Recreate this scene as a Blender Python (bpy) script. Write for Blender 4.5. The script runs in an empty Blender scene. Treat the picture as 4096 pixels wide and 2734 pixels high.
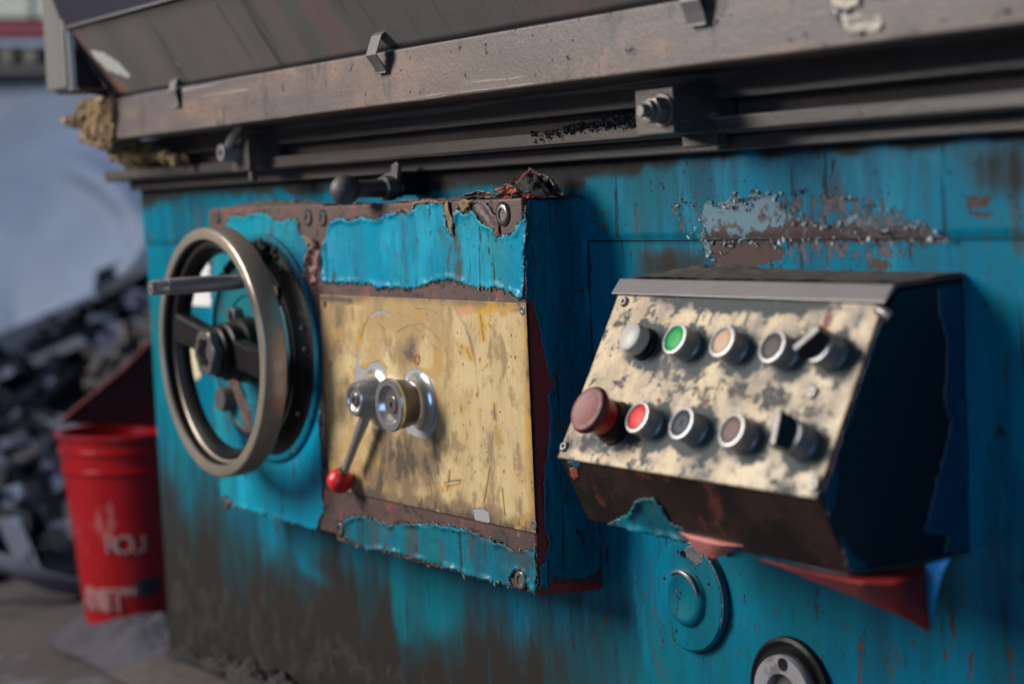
import bpy, bmesh, math, random
import numpy as np
from mathutils import Vector, Matrix, noise as mnoise
random.seed(7); RNG = np.random.RandomState(7)
sc = bpy.context.scene
COL = sc.collection

# ------------------------------------------------------------------ camera
F = 7500.0; CX, CY = 2048.0, 1367.0          # focal length and centre in photograph pixels
def nrm(v): v = np.array(v, float); return v / np.linalg.norm(v)
_mx = nrm([-5048, -367, F]); _mz = np.array([4130, 96000, F], float); _mz = nrm(_mz - _mx * _mz.dot(_mx))
_X = -_mx; _Z = -_mz; _Y = np.cross(_Z, _X); RW = np.stack([_X, _Y, _Z])
def ray(x, y): return RW @ np.array([x - CX, y - CY, F])
CAM = -nrm(ray(2400, 1400)) * 2.0
def hit(x, y, o, n):                          # a line of sight meets the plane through o with normal n
    r = ray(x, y); return CAM + r * (np.dot(np.array(o) - CAM, n) / np.dot(r, n))
def P(x, y, Y=0.0): return hit(x, y, (0, Y, 0), (0, 1, 0))
def PX(x, y, X): return hit(x, y, (X, 0, 0), (1, 0, 0))
def PZ(x, y, Z): return hit(x, y, (0, 0, Z), (0, 0, 1))
def proj(p):
    c = (np.atleast_2d(p) - CAM) @ RW
    return np.stack([CX + F * c[:, 0] / c[:, 2], CY + F * c[:, 1] / c[:, 2]], 1)
def depth(p): return float((np.array(p) - CAM) @ RW[:, 2])

cd = bpy.data.cameras.new('camera'); cam = bpy.data.objects.new('camera', cd); COL.objects.link(cam); sc.camera = cam
m = Matrix.Identity(4)
for i in range(3):
    m[i][0] = RW[i, 0]; m[i][1] = -RW[i, 1]; m[i][2] = -RW[i, 2]; m[i][3] = CAM[i]
cam.matrix_world = m
cd.sensor_width = 36; cd.lens = 36 * F / 4096; cd.clip_start = .05; cd.clip_end = 60
cd.dof.use_dof = True; cd.dof.focus_distance = 1.95; cd.dof.aperture_fstop = 3.1

# ------------------------------------------------------------------ light
w = bpy.data.worlds.new('World'); sc.world = w; w.use_nodes = True
w.node_tree.nodes['Background'].inputs[0].default_value = (.62, .72, 1.0, 1); w.node_tree.nodes['Background'].inputs[1].default_value = .055
def area(name, loc, target, size, power, col, sy=None):
    l = bpy.data.lights.new(name, 'AREA'); l.energy = power; l.color = col; l.size = size
    if sy: l.shape = 'RECTANGLE'; l.size_y = sy
    o = bpy.data.objects.new(name, l); COL.objects.link(o); o.location = loc
    o.rotation_euler = (Vector(target) - Vector(loc)).to_track_quat('-Z', 'Y').to_euler(); return o
area('workshop_lamp', (-2.1, -2.8, 1.75), (-.3, 0, 0), 1.15, 228, (1, .96, .90), 2.0)
area('doorway_light', (2.3, -3.3, .7), (.5, 0, -.1), 1.6, 34, (.34, .60, 1), 2.2)  # bluish light added from the right to tint the wall; source unseen
area('rear_skylight', (-3.0, 1.5, 2.9), (-2.6, 2.6, 0), 1.6, 34, (.70, .80, 1), 1.6)
sc.view_settings.view_transform = 'Standard'; sc.view_settings.look = 'None'; sc.view_settings.exposure = 0; sc.view_settings.gamma = 1
sc.cycles.use_denoising = True; sc.cycles.max_bounces = 6
try: sc.cycles.denoiser = 'OPENIMAGEDENOISE'
except Exception: pass

# ------------------------------------------------------------------ materials
class NG:
    def __init__(s, name):
        s.m = bpy.data.materials.new(name); s.m.use_nodes = True; s.t = s.m.node_tree; s.t.nodes.clear()
        s.out = s.n('ShaderNodeOutputMaterial'); s.b = s.n('ShaderNodeBsdfPrincipled'); s.t.links.new(s.b.outputs[0], s.out.inputs[0])
        s.tc = s.n('ShaderNodeTexCoord').outputs['Object']; s.bump = None
    def n(s, t, **k):
        q = s.t.nodes.new(t)
        for a, b in k.items(): setattr(q, a, b)
        return q
    def l(s, a, b):
        if hasattr(a, 'default_value') or hasattr(a, 'is_linked'): s.t.links.new(a, b)
        else:
            if isinstance(a, (tuple, list)) and len(a) == 3 and b.type == 'RGBA': a = (*a, 1)
            b.default_value = a
    def noise(s, scale, stretch=(1, 1, 1), detail=5, rough=.6, off=(0, 0, 0), dist=0, vor=False):
        mp = s.n('ShaderNodeMapping'); s.l(s.tc, mp.inputs[0]); mp.inputs['Scale'].default_value = stretch; mp.inputs['Location'].default_value = off
        if vor:
            q = s.n('ShaderNodeTexVoronoi'); q.inputs['Scale'].default_value = scale; s.l(mp.outputs[0], q.inputs['Vector']); return q.outputs['Distance']
        q = s.n('ShaderNodeTexNoise'); q.inputs['Scale'].default_value = scale; q.inputs['Detail'].default_value = detail
        q.inputs['Roughness'].default_value = rough; q.inputs['Distortion'].default_value = dist; s.l(mp.outputs[0], q.inputs['Vector']); return q.outputs[0]
    def attr(s, name): return s.n('ShaderNodeAttribute', attribute_name=name).outputs['Fac']
    def math(s, op, a, b=0.0, c=None):
        q = s.n('ShaderNodeMath', operation=op); s.l(a, q.inputs[0]); s.l(b, q.inputs[1])
        if c is not None: s.l(c, q.inputs[2])
        return q.outputs[0]
    def sstep(s, v, lo, hi, a=0.0, b=1.0):
        q = s.n('ShaderNodeMapRange', interpolation_type='SMOOTHSTEP'); s.l(v, q.inputs[0])
        for i, x in enumerate((lo, hi, a, b)): q.inputs[i + 1].default_value = x
        return q.outputs[0]
    def mix(s, f, a, b):
        q = s.n('ShaderNodeMix', data_type='RGBA'); s.l(f, q.inputs[0]); s.l(a, q.inputs[6]); s.l(b, q.inputs[7]); return q.outputs[2]
    def mixf(s, f, a, b):
        q = s.n('ShaderNodeMix', data_type='FLOAT'); s.l(f, q.inputs[0]); s.l(a, q.inputs[2]); s.l(b, q.inputs[3]); return q.outputs[0]
    def addbump(s, h, strength=.3, dist=.001):
        q = s.n('ShaderNodeBump'); q.inputs['Strength'].default_value = strength; q.inputs['Distance'].default_value = dist
        s.l(h, q.inputs['Height'])
        if s.bump is not None: s.t.links.new(s.bump, q.inputs['Normal'])
        s.bump = q.outputs[0]
    def done(s, col, rough, metal=0.0, spec=.5):
        s.l(col, s.b.inputs['Base Color']); s.l(rough, s.b.inputs['Roughness']); s.l(metal, s.b.inputs['Metallic']); s.l(spec, s.b.inputs['Specular IOR Level'])
        if s.bump is not None: s.t.links.new(s.bump, s.b.inputs['Normal'])
        return s.m

def worn(name, c1, c2, rough, layers=(), metal=0.0, cs=(3, (1, 1, .3)), grain=.0008, gscale=260, spec=.5):
    """two-tone base, then layers (noise scale, stretch, noise gain, attribute or None, attribute gain, lo, hi, colour, rough, metal, height)"""
    g = NG(name); n0 = g.noise(cs[0], cs[1], 6, .62)
    col = g.mix(g.sstep(n0, .32, .68), c1, c2); r = rough; mt = metal
    g.addbump(g.noise(gscale, (1, 1, 1), 3, .6), .35, grain)
    for i, (ns, st, ng, at, ag, lo, hi, c, rr, mm, hgt) in enumerate(layers):
        v = g.math('MULTIPLY', g.noise(ns, st, 7, .66, off=(i * 3.7, i * 1.3, i * 2.1)), ng)
        if at: v = g.math('MULTIPLY_ADD', g.attr(at), ag, v)
        k = g.sstep(v, lo, hi); col = g.mix(k, col, c)
        r = g.mixf(k, r, rr); mt = g.mixf(k, mt, mm)
        if hgt: g.addbump(k, .9, hgt)
    return g.done(col, r, mt, spec)

DUST = (.085, .068, .060)
RUST = (.085, .040, .028)
BLUE1, BLUE2 = (.0, .17, .29), (.0, .245, .37)
def bluepaint(name, a, b, grimy=.0, **k):
    return worn(name, a, b, .30, [
        (9, (1, 1, .10), 1, None, 0, .44, .60, tuple(.60 * q + .002 for q in a), .5, 0, 0),
        (4, (1, 1, .5), 1, None, 0, .48, .62, (.0, a[1] * .98, a[2] * .76), .5, 0, 0),
        (16, (1, 1, .25), 1, None, 0, .54, .66, (a[0] + .006, b[1] * 1.06, b[2] * 1.02), .4, 0, 0),
        (30, (1, 1, .35), 1, None, 0, .57 - grimy * .5, .66 - grimy * .5, (.035, .070, .085), .6, 0, 0),
        (13, (1, 1, .14), 1, 'grime', 1.0, .56 - grimy, .92 - grimy, (.012, .048, .060), .45, 0, 0),
        (15, (1, 1, .20), 1.7, 'grime', 1.0, 1.0 - grimy, 1.42 - grimy, (.022, .019, .017), .62, 0, .0003),
        (34, (1, 1, .6), 1.0, 'grime', .5, .84 - grimy * .5, .98 - grimy * .5, (.038, .033, .030), .8, 0, .0003),
        (80, (1, 1, 1), 1.0, 'grime', .4, .84 - grimy * .4, .90 - grimy * .4, (.012, .010, .010), .6, 0, 0),
        (70, (1, 1, .05), 1, None, 0, .615, .65, (.012, .035, .05), .6, 0, -.0002),
        (62, (1, 1, .35), 1, None, 0, .645, .67, (.03, .022, .024), .7, 0, -.0004),
        (170, (1, 1, .7), 1, None, 0, .64, .68, (.02, .02, .03), .7, 0, -.0003),
        (75, (1, 1, .8), 1.8, 'peel', 1.0, 1.39, 1.43, (.12, .20, .235), .5, 0, -.0016),
        (90, (1, 1, 1), 1.0, 'peel', .35, .87, .93, (.10, .075, .07), .6, 0, 0),
        (110, (1, 1, .7), 1.9, 'rust', 1.0, 1.45, 1.50, (.080, .054, .048), .75, 0, -.0012),
        (120, (1, 1, .5), 1.0, 'speck', .30, .80, .84, (.11, .095, .10), .7, 0, -.0009)], grain=.0004, spec=k.pop('sp', .25), **k)
M = {}
M['wall'] = bluepaint('blue_machine_paint', (.0, .128, .212), (.0, .168, .262), cs=(7, (1, 1, .35)), sp=.13)
M['skin'] = bluepaint('thick_blue_paint', (.0, .212, .338), (.0, .268, .405), .02, cs=(9, (1, 1, .25)))
M['skin_dirty'] = bluepaint('grimy_blue_paint', (.0, .13, .20), (.0, .18, .25), .12, cs=(14, (1, 1, .6)))
M['edge'] = worn('torn_paint_edge', (.30, .19, .09), (.12, .06, .035), .8, cs=(60, (1, 1, 1)))
M['salmon'] = worn('primer_back', (.62, .20, .17), (.50, .14, .11), .45, cs=(20, (1, 1, 1)))
M['redback'] = worn('dark_red_primer_back', (.36, .022, .016), (.24, .016, .013), .4, cs=(14, (1, 1, 1)))
M['primer'] = worn('bare_primer', (.10, .045, .036), (.055, .032, .028), .55, [
    (24, (1, 1, .6), 1, None, 0, .54, .64, (.19, .045, .032), .6, 0, 0),
    (50, (1, 1, 1), 1, None, 0, .54, .64, (.022, .015, .014), .7, 0, -.0004),
    (90, (1, 1, 1), 1, None, 0, .62, .68, (.17, .13, .12), .7, 0, .0003),
    (45, (1, 1, 1), 1, 'tan', .9, .92, 1.02, (.42, .26, .11), .8, 0, .0005)], cs=(16, (1, 1, 1)), grain=.001)
M['bare'] = worn('dark_bare_sheet', (.008, .006, .006), (.022, .012, .010), .42, [
    (9, (1, 1, 1), 1, None, 0, .50, .62, (.035, .016, .012), .5, 0, 0),
    (22, (1, 1, 1), 1, None, 0, .57, .64, (.085, .022, .014), .7, 0, 0),
    (120, (1, 1, 1), 1, None, 0, .70, .78, (.06, .05, .048), .7, 0, 0)], cs=(8, (1, 1, 1)), spec=.3)
M['sidebare'] = worn('dark_blue_black_side', (.003, .009, .016), (.006, .014, .024), .5, [(9, (1, 1, .5), 1, None, 0, .56, .68, (.012, .02, .03), .5, 0, 0)])  # bare side of the control box, its shade put into the colour
M['brightblue'] = worn('torn_bright_blue', (.0, .38, .85), (.03, .44, .88), .35, [(60, (1, 1, 1), 1, None, 0, .56, .64, (.12, .22, .30), .5, 0, 0)])  # blue paint brightened in colour to look lit from the right
M['sideskin'] = worn('navy_side_paint', (.0, .045, .10), (.0, .06, .13), .5, [(30, (1, 1, .4), 1, None, 0, .66, .74, (.01, .012, .02), .7, 0, 0)])  # blue paint of the box side with its shade mixed in
M['table'] = worn('brown_cast_table', (.145, .100, .080), (.088, .060, .050), .5, [
    (12, (1, 1, 1), 1, None, 0, .50, .64, (.185, .108, .082), .5, 0, 0),
    (4, (.35, 1, 5), 1, None, 0, .48, .60, (.085, .064, .064), .5, 0, 0),
    (20, (1, 1, .6), 1, None, 0, .54, .64, (.055, .042, .040), .55, 0, 0),
    (34, (.06, 1, 2.2), 1, None, 0, .60, .66, (.24, .20, .18), .4, 0, .0001),
    (150, (1, 1, 1), 1, None, 0, .64, .69, (.30, .26, .24), .5, 0, .0004),
    (80, (1, 1, 1), 1, None, 0, .635, .68, (.025, .018, .016), .8, 0, -.0006)], cs=(7, (.6, 1, 1.6)), grain=.0012)
M['rail'] = worn('oily_rail_steel', (.058, .047, .042), (.10, .083, .073), .36, [
    (10, (.3, 1, 8), 1, None, 0, .50, .62, (.038, .032, .031), .4, 0, 0),
    (30, (.04, 1, 3), 1, None, 0, .58, .66, (.18, .155, .14), .35, 0, 0),
    (50, (.5, 1, 1), 1, None, 0, .60, .68, (.075, .035, .026), .6, 0, 0)], metal=.25, cs=(5, (.3, 1, 3)))
M['railbrown'] = worn('rusty_groove', (.045, .030, .026), (.085, .055, .045), .8, [(40, (.4, 1, 1), 1, None, 0, .6, .7, (.02, .016, .015), .8, 0, 0)], cs=(20, (.4, 1, 1)))
M['sheet'] = worn('streaked_splash_sheet', (.095, .095, .09), (.135, .118, .112), .5, [
    (7, (1.4, .12, .12), 1, None, 0, .50, .62, (.13, .09, .085), .45, 0, 0),
    (12, (2, .14, .14), 1, None, 0, .55, .64, (.045, .05, .05), .5, 0, 0),
    (20, (2, .2, .2), 1, 'pale', .8, 1.0, 1.12, (.42, .42, .38), .5, 0, 0),
    (20, (2, .2, .2), 1, 'tan', .8, 1.0, 1.12, (.17, .09, .06), .6, 0, 0),
    (220, (1, 1, 1), 1, None, 0, .68, .74, (.25, .2, .18), .5, 0, 0)], cs=(3.2, (1.5, .2, .2)), metal=.2)
M['navy'] = worn('navy_sheet', (.010, .010, .022), (.016, .014, .03), .5)
M['greysheet'] = worn('grey_sheet_edge', (.085, .08, .074), (.13, .122, .115), .45, [(20, (1, 1, 1), 1, None, 0, .62, .72, (.12, .07, .05), .7, 0, 0)])
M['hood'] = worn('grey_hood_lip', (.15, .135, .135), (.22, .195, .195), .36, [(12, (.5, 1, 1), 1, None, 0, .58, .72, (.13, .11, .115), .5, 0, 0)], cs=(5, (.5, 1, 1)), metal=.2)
M['dust'] = worn('heavy_dust', (.055, .045, .040), (.085, .070, .062), .95, [(160, (1, 1, 1), 1, None, 0, .66, .74, (.3, .27, .25), .8, 0, 0)], cs=(40, (1, 1, 1)), grain=.003, gscale=180)
M['swarf'] = worn('black_swarf', (.010, .009, .009), (.028, .023, .022), .9, cs=(120, (1, 1, 1)), grain=.004, gscale=300)
M['plate'] = worn('yellowed_plate', (.54, .39, .19), (.66, .50, .265), .30, [
    (10, (1, 1, .3), 1, None, 0, .48, .68, (.42, .30, .155), .4, 0, 0),
    (6, (1, 1, .6), 1, None, 0, .50, .68, (.64, .50, .27), .4, 0, 0),
    (16, (1, 1, .35), 1, 'ochre', .80, .66, .98, (.54, .29, .045), .35, 0, 0),
    (7, (1, 1, .8), 1, None, 0, .46, .60, (.40, .26, .11), .45, 0, 0),
    (26, (1, 1, .6), 1, None, 0, .52, .62, (.31, .21, .10), .45, 0, 0),
    (26, (1, 1, .7), 1, 'dirt', .9, .62, .90, (.20, .13, .07), .5, 0, 0),
    (40, (1, 1, .5), 1, 'dirt', .7, .78, .90, (.075, .05, .03), .6, 0, 0),
    (30, (1, 1, .8), 1, None, 0, .60, .66, (.44, .25, .06), .5, 0, 0),
    (60, (1, 1, 1), .2, 'pit', 1.0, .45, .7, (.10, .065, .035), .5, 0, -.0003),
    (30, (1, 1, .5), 1, 'red', .55, .74, 1.1, (.56, .26, .15), .4, 0, 0),
    (60, (1, 1, 1), .25, 'dark', 1.0, .55, .75, (.06, .045, .03), .6, 0, -.0004),
    (50, (1, 1, 1), .9, 'silver', 1.0, .90, 1.05, (.46, .46, .48), .3, .35, -.0006)], cs=(12, (1, 1, .4)), grain=.0002)
M['panel'] = worn('grimy_cream_panel', (.50, .345, .165), (.60, .45, .26), .40, [
    (14, (1, 1, .5), 1, None, 0, .50, .64, (.38, .26, .14), .45, 0, 0),
    (26, (1, 1, 1), 1, 'dirt', .55, .66, .92, (.17, .12, .08), .5, 0, 0),
    (44, (1, 1, 1), 1, 'dirt', .50, .74, .84, (.028, .038, .040), .7, 0, 0),
    (80, (1, 1, 1), 1, 'spots', .30, .78, .82, (.05, .04, .04), .6, 0, -.0002),
    (60, (1, 1, 1), .3, 'maroon', 1.0, .7, .9, (.13, .035, .03), .6, 0, 0)], cs=(9, (1, 1, .6)), grain=.0002)
M['nickel'] = worn('worn_nickel_rim', (.42, .35, .28), (.30, .25, .20), .28, [(14, (1, 1, 1), 1, None, 0, .58, .72, (.20, .15, .11), .5, .4, 0)], metal=.5, cs=(6, (1, 1, 1)), grain=.0004)
M['chrome'] = worn('brushed_chrome', (.60, .585, .57), (.46, .44, .43), .24, metal=.8, grain=.0001)
M['steel'] = worn('dull_turned_steel', (.15, .13, .115), (.10, .085, .075), .30, metal=.35, grain=.0002)
M['handle'] = worn('turned_handle_steel', (.26, .25, .25), (.20, .185, .18), .3, metal=.3)
M['flange'] = worn('flange_steel', (.42, .40, .42), (.30, .285, .30), .3, [(30, (1, 1, 1), 1, None, 0, .56, .66, (.16, .145, .15), .5, .2, 0)], metal=.3)
M['gun'] = worn('oily_gunmetal', (.12, .11, .105), (.20, .18, .17), .36, [(30, (1, 1, 1), 1, None, 0, .62, .72, (.06, .035, .03), .7, 0, 0)], metal=.6)
M['black'] = worn('black_grease', (.006, .006, .006), (.014, .012, .012), .42, [(40, (1, 1, 1), 1, None, 0, .66, .72, (.07, .062, .058), .5, 0, 0)], grain=.0015, gscale=120, spec=.22)
M['blackplastic'] = worn('black_plastic', (.006, .007, .012), (.010, .011, .018), .28)
M['darkball'] = worn('grey_bakelite', (.055, .048, .046), (.075, .065, .06), .55)
M['redball'] = worn('red_plastic_ball', (.62, .012, .014), (.50, .010, .012), .38, grain=.0001)
M['estop'] = worn('worn_red_mushroom', (.22, .018, .016), (.15, .016, .016), .5, [(30, (1, 1, 1), 1, None, .6, .46, .60, (.08, .030, .028), .6, 0, 0)])
M['red'] = worn('red_estop_body', (.55, .02, .012), (.45, .02, .012), .35)
M['ring'] = worn('white_button_ring', (.50, .50, .50), (.38, .375, .37), .34, metal=.25)
M['collar'] = worn('grey_button_collar', (.30, .30, .32), (.20, .20, .215), .35, [(30, (1, 1, 1), 1, None, 0, .55, .7, (.07, .06, .055), .6, 0, 0)], metal=.3)
M['green'] = worn('green_lens', (.02, .38, .08), (.015, .30, .06), .4, spec=.2)
M['redlens'] = worn('red_lens', (.80, .045, .035), (.68, .035, .03), .4, spec=.2)
M['creamlens'] = worn('cream_lens', (.72, .50, .34), (.50, .31, .20), .45, spec=.2)
M['brownlens'] = worn('faded_lens', (.24, .15, .125), (.19, .12, .10), .5, spec=.15)
M['greylens'] = worn('grey_lens', (.07, .075, .085), (.05, .055, .062), .5, spec=.15)
M['taupelens'] = worn('taupe_lens', (.15, .11, .085), (.09, .07, .06), .5, spec=.15)
M['whitecap'] = worn('dirty_white_cap', (.52, .49, .44), (.44, .41, .36), .45, [(30, (1, 1, 1), 1, None, 0, .55, .75, (.30, .27, .22), .6, 0, 0)])
M['whitelabel'] = worn('white_label', (.62, .62, .60), (.55, .55, .54), .5)
M['creampaint'] = worn('cream_spot', (.55, .48, .30), (.50, .43, .27), .6)
M['glyphred'] = worn('red_print', (.45, .05, .03), (.40, .05, .03), .5)
M['glyphgreen'] = worn('green_print', (.04, .16, .10), (.03, .13, .08), .5)
M['glyphdark'] = worn('dark_print', (.05, .04, .04), (.08, .06, .05), .5)
M['putty'] = worn('yellow_dried_foam', (.24, .155, .07), (.09, .058, .035), .85, [(14, (1, 1, 1), 1, None, 0, .52, .66, (.42, .30, .14), .8, 0, 0), (30, (1, 1, 1), 1, None, 0, .60, .70, (.03, .02, .015), .8, 0, 0)], cs=(20, (1, 1, 1)), grain=.003, gscale=60)
M['sticker'] = worn('torn_sticker_paper', (.62, .54, .44), (.48, .41, .33), .7)
M['bin'] = worn('red_bin_plastic', (.36, .003, .007), (.22, .003, .007), .25, [(7, (1, 1, .25), 1, None, 0, .50, .64, (.12, .008, .012), .5, 0, 0), (16, (1, 1, .4), 1, None, 0, .58, .66, (.30, .07, .07), .5, 0, 0)], cs=(3, (1, 1, .5)))
M['bindark'] = worn('dirty_red_lid', (.10, .010, .012), (.07, .008, .010), .5)
M['binwhite'] = worn('white_bin_print', (.30, .20, .19), (.22, .07, .07), .6)
M['tarp'] = worn('blue_grey_sheet', (.15, .20, .31), (.25, .31, .44), .55, cs=(1.2, (1, 1, 1)))
M['rubble'] = worn('dark_scrap', (.003, .004, .007), (.008, .010, .018), .20, [(6, (1, 1, 1), 1, None, 0, .60, .66, (.10, .13, .21), .4, 0, 0)], cs=(6, (1, 1, 1)), spec=.32)
M['hose'] = worn('grey_hose', (.10, .11, .15), (.13, .14, .18), .5)
M['floor'] = worn('dusty_concrete', (.060, .050, .050), (.036, .030, .029), .85, [(6, (1, 1, 1), 1, None, 0, .55, .68, (.10, .095, .115), .8, 0, 0), (12, (1, 1, 1), 1, None, 0, .62, .70, (.02, .017, .016), .9, 0, 0)], cs=(3, (1, 1, 1)))
M['farwall'] = worn('far_wall_plaster', (.20, .23, .27), (.16, .19, .24), .8)
M['window'] = worn('pale_window_board', (.55, .62, .52), (.62, .66, .58), .6, cs=(2, (2, 1, 1)))
M['maroon'] = worn('maroon_beam', (.22, .02, .05), (.17, .02, .04), .6)
M['shelfitem'] = worn('shelf_parts', (.10, .09, .09), (.22, .20, .19), .6)

# ------------------------------------------------------------------ mesh helpers
class MB:
    def __init__(s): s.v = []; s.f = []; s.mi = []; s.sm = []
    def add(s, vs, fs, mi=0, smooth=False):
        b = len(s.v); s.v += [tuple(map(float, p)) for p in vs]
        for f in fs: s.f.append(tuple(i + b for i in f)); s.mi.append(mi); s.sm.append(smooth)
        return s
    def box(s, a, b, mi=0):
        x0, y0, z0 = a; x1, y1, z1 = b
        vs = [(x, y, z) for x in (x0, x1) for y in (y0, y1) for z in (z0, z1)]
        return s.add(vs, [(0, 1, 3, 2), (4, 6, 7, 5), (0, 4, 5, 1), (2, 3, 7, 6), (0, 2, 6, 4), (1, 5, 7, 3)], mi)
    def prism(s, pts, ext, mi=0):                       # closed outline (3-D points) pushed along ext
        n = len(pts); e = np.array(ext); vs = [np.array(p, float) for p in pts]; vs = vs + [p + e for p in vs]
        fs = [tuple(range(n))[::-1], tuple(range(n, 2 * n))] + [(i, (i + 1) % n, n + (i + 1) % n, n + i) for i in range(n)]
        return s.add(vs, fs, mi)
    def lathe(s, o, d, prof, seg=48, mi=0, smooth=True, lump=None):   # prof [(t along d, r)]
        o = np.array(o, float); d = nrm(d); a = nrm(np.cross(d, (0, 0, 1)) if abs(d[2]) < .9 else np.cross(d, (1, 0, 0))); b = np.cross(d, a)
        vs = []
        for t, r in prof:
            for k in range(seg):
                q = 2 * math.pi * k / seg; rr = r * (lump(q, t) if lump else 1)
                vs.append(o + d * t + (a * math.cos(q) + b * math.sin(q)) * rr)
        fs = []
        for j in range(len(prof) - 1):
            for k in range(seg):
                k2 = (k + 1) % seg; fs.append((j * seg + k, j * seg + k2, (j + 1) * seg + k2, (j + 1) * seg + k))
        s.add(vs, fs, mi, smooth)
        s.add([vs[k] for k in range(seg)], [tuple(range(seg))[::-1]], mi); L = (len(prof) - 1) * seg
        s.add([vs[L + k] for k in range(seg)], [tuple(range(seg))], mi); return s
    def ringlathe(s, o, d, prof, seg=96, mi=0, lump=None): # closed cross-section, no caps
        o = np.array(o, float); d = nrm(d); a = nrm(np.cross(d, (0, 0, 1)) if abs(d[2]) < .9 else np.cross(d, (1, 0, 0))); b = np.cross(d, a); n = len(prof)
        vs = [o + d * t + (a * math.cos(2 * math.pi * k / seg) + b * math.sin(2 * math.pi * k / seg)) * r for t, r in prof for k in range(seg)]
        fs = [(j * seg + k, j * seg + (k + 1) % seg, ((j + 1) % n) * seg + (k + 1) % seg, ((j + 1) % n) * seg + k) for j in range(n) for k in range(seg)]
        return s.add(vs, fs, mi, True)
    def tube(s, pts, rad, seg=20, mi=0):
        pts = [np.array(p, float) for p in pts]; n = len(pts); rad = rad if hasattr(rad, '__len__') else [rad] * n; vs = []
        up = np.array((.13, .2, 1.))
        for i in range(n):
            t = nrm(pts[min(i + 1, n - 1)] - pts[max(i - 1, 0)]); a = nrm(np.cross(t, up)); b = np.cross(t, a)
            vs += [pts[i] + (a * math.cos(2 * math.pi * k / seg) + b * math.sin(2 * math.pi * k / seg)) * rad[i] for k in range(seg)]
        fs = [(i * seg + k, i * seg + (k + 1) % seg, (i + 1) * seg + (k + 1) % seg, (i + 1) * seg + k) for i in range(n - 1) for k in range(seg)]
        fs += [tuple(range(seg))[::-1], tuple(range((n - 1) * seg, n * seg))]
        return s.add(vs, fs, mi, True)
    def sphere(s, c, r, seg=40, sc3=(1, 1, 1), mi=0):
        c = np.array(c, float); R_ = seg // 2; vs = []; fs = []
        for j in range(R_ + 1):
            th = math.pi * j / R_
            for k in range(seg):
                q = 2 * math.pi * k / seg; vs.append(c + r * np.array((math.sin(th) * math.cos(q) * sc3[0], math.sin(th) * math.sin(q) * sc3[1], math.cos(th) * sc3[2])))
        for j in range(R_):
            for k in range(seg): fs.append((j * seg + k, (j + 1) * seg + k, (j + 1) * seg + (k + 1) % seg, j * seg + (k + 1) % seg))
        return s.add(vs, fs, mi, True)
    def build(s, name, mats, parent=None, bevel=0, seg=2, fix=True, autosmooth=None):
        me = bpy.data.meshes.new(name); me.from_pydata(s.v, [], s.f); me.update()
        for mt in (mats if isinstance(mats, (list, tuple)) else [mats]): me.materials.append(M[mt])
        me.polygons.foreach_set('material_index', s.mi); me.polygons.foreach_set('use_smooth', s.sm)
        if fix:
            bm = bmesh.new(); bm.from_mesh(me); bmesh.ops.remove_doubles(bm, verts=bm.verts, dist=1e-6); bmesh.ops.recalc_face_normals(bm, faces=bm.faces)
            for e in bm.edges:
                if len(e.link_faces) == 2 and e.link_faces[0].normal.angle(e.link_faces[1].normal, 0) > .65: e.smooth = False
            bm.to_mesh(me); bm.free()
        o = bpy.data.objects.new(name, me); COL.objects.link(o)
        if bevel:
            b = o.modifiers.new('bevel', 'BEVEL'); b.width = bevel; b.segments = seg; b.limit_method = 'ANGLE'; b.angle_limit = .6; b.harden_normals = False
        if parent: setparent(o, parent)
        return o
def world_t(o):
    return Vector((0, 0, 0)) if o.parent is not None else Vector(o.location)
def setparent(o, p):
    o.parent = p
    if p.type == 'EMPTY': o.matrix_parent_inverse = Matrix.Translation(-world_t(p))
def tag(o, label, cat, group=None, kind=None):
    if label: o['label'] = label
    if cat: o['category'] = cat
    if group: o['group'] = group
    if kind: o['kind'] = kind
    return o
def thing(name, loc, label, cat, group=None):
    e = bpy.data.objects.new(name, None); COL.objects.link(e); e.location = tuple(map(float, loc)); e.empty_display_size = .05
    return tag(e, label, cat, group)

def sdpoly(pts, poly):                                   # signed distance (inside negative)
    pts = np.asarray(pts, float); poly = np.asarray(poly, float); d2 = np.full(len(pts), 1e18); ins = np.zeros(len(pts), bool)
    for i in range(len(poly)):
        a = poly[i]; b = poly[(i + 1) % len(poly)]; e = b - a; wv = pts - a
        t = np.clip((wv @ e) / max(e @ e, 1e-18), 0, 1); q = wv - t[:, None] * e; d2 = np.minimum(d2, (q * q).sum(1))
        c = (a[1] <= pts[:, 1]) != (b[1] <= pts[:, 1])
        with np.errstate(divide='ignore', invalid='ignore'):
            xi = a[0] + (pts[:, 1] - a[1]) * (e[0] / e[1] if e[1] != 0 else 0)
        ins ^= c & (pts[:, 0] < xi)
    d = np.sqrt(d2); return np.where(ins, -d, d)
def sdline(pts, line):
    pts = np.asarray(pts, float); d2 = np.full(len(pts), 1e18)
    for i in range(len(line) - 1):
        a = np.array(line[i], float); b = np.array(line[i + 1], float); e = b - a; wv = pts - a
        t = np.clip((wv @ e) / max(e @ e, 1e-18), 0, 1); q = wv - t[:, None] * e; d2 = np.minimum(d2, (q * q).sum(1))
    return np.sqrt(d2)
def soft(sd, w): return np.clip(.5 - sd / (2 * w), 0, 1)
def setattrf(me, name, vals):
    a = me.attributes.new(name, 'FLOAT', 'POINT'); a.data.foreach_set('value', np.asarray(vals, np.float32))
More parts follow.
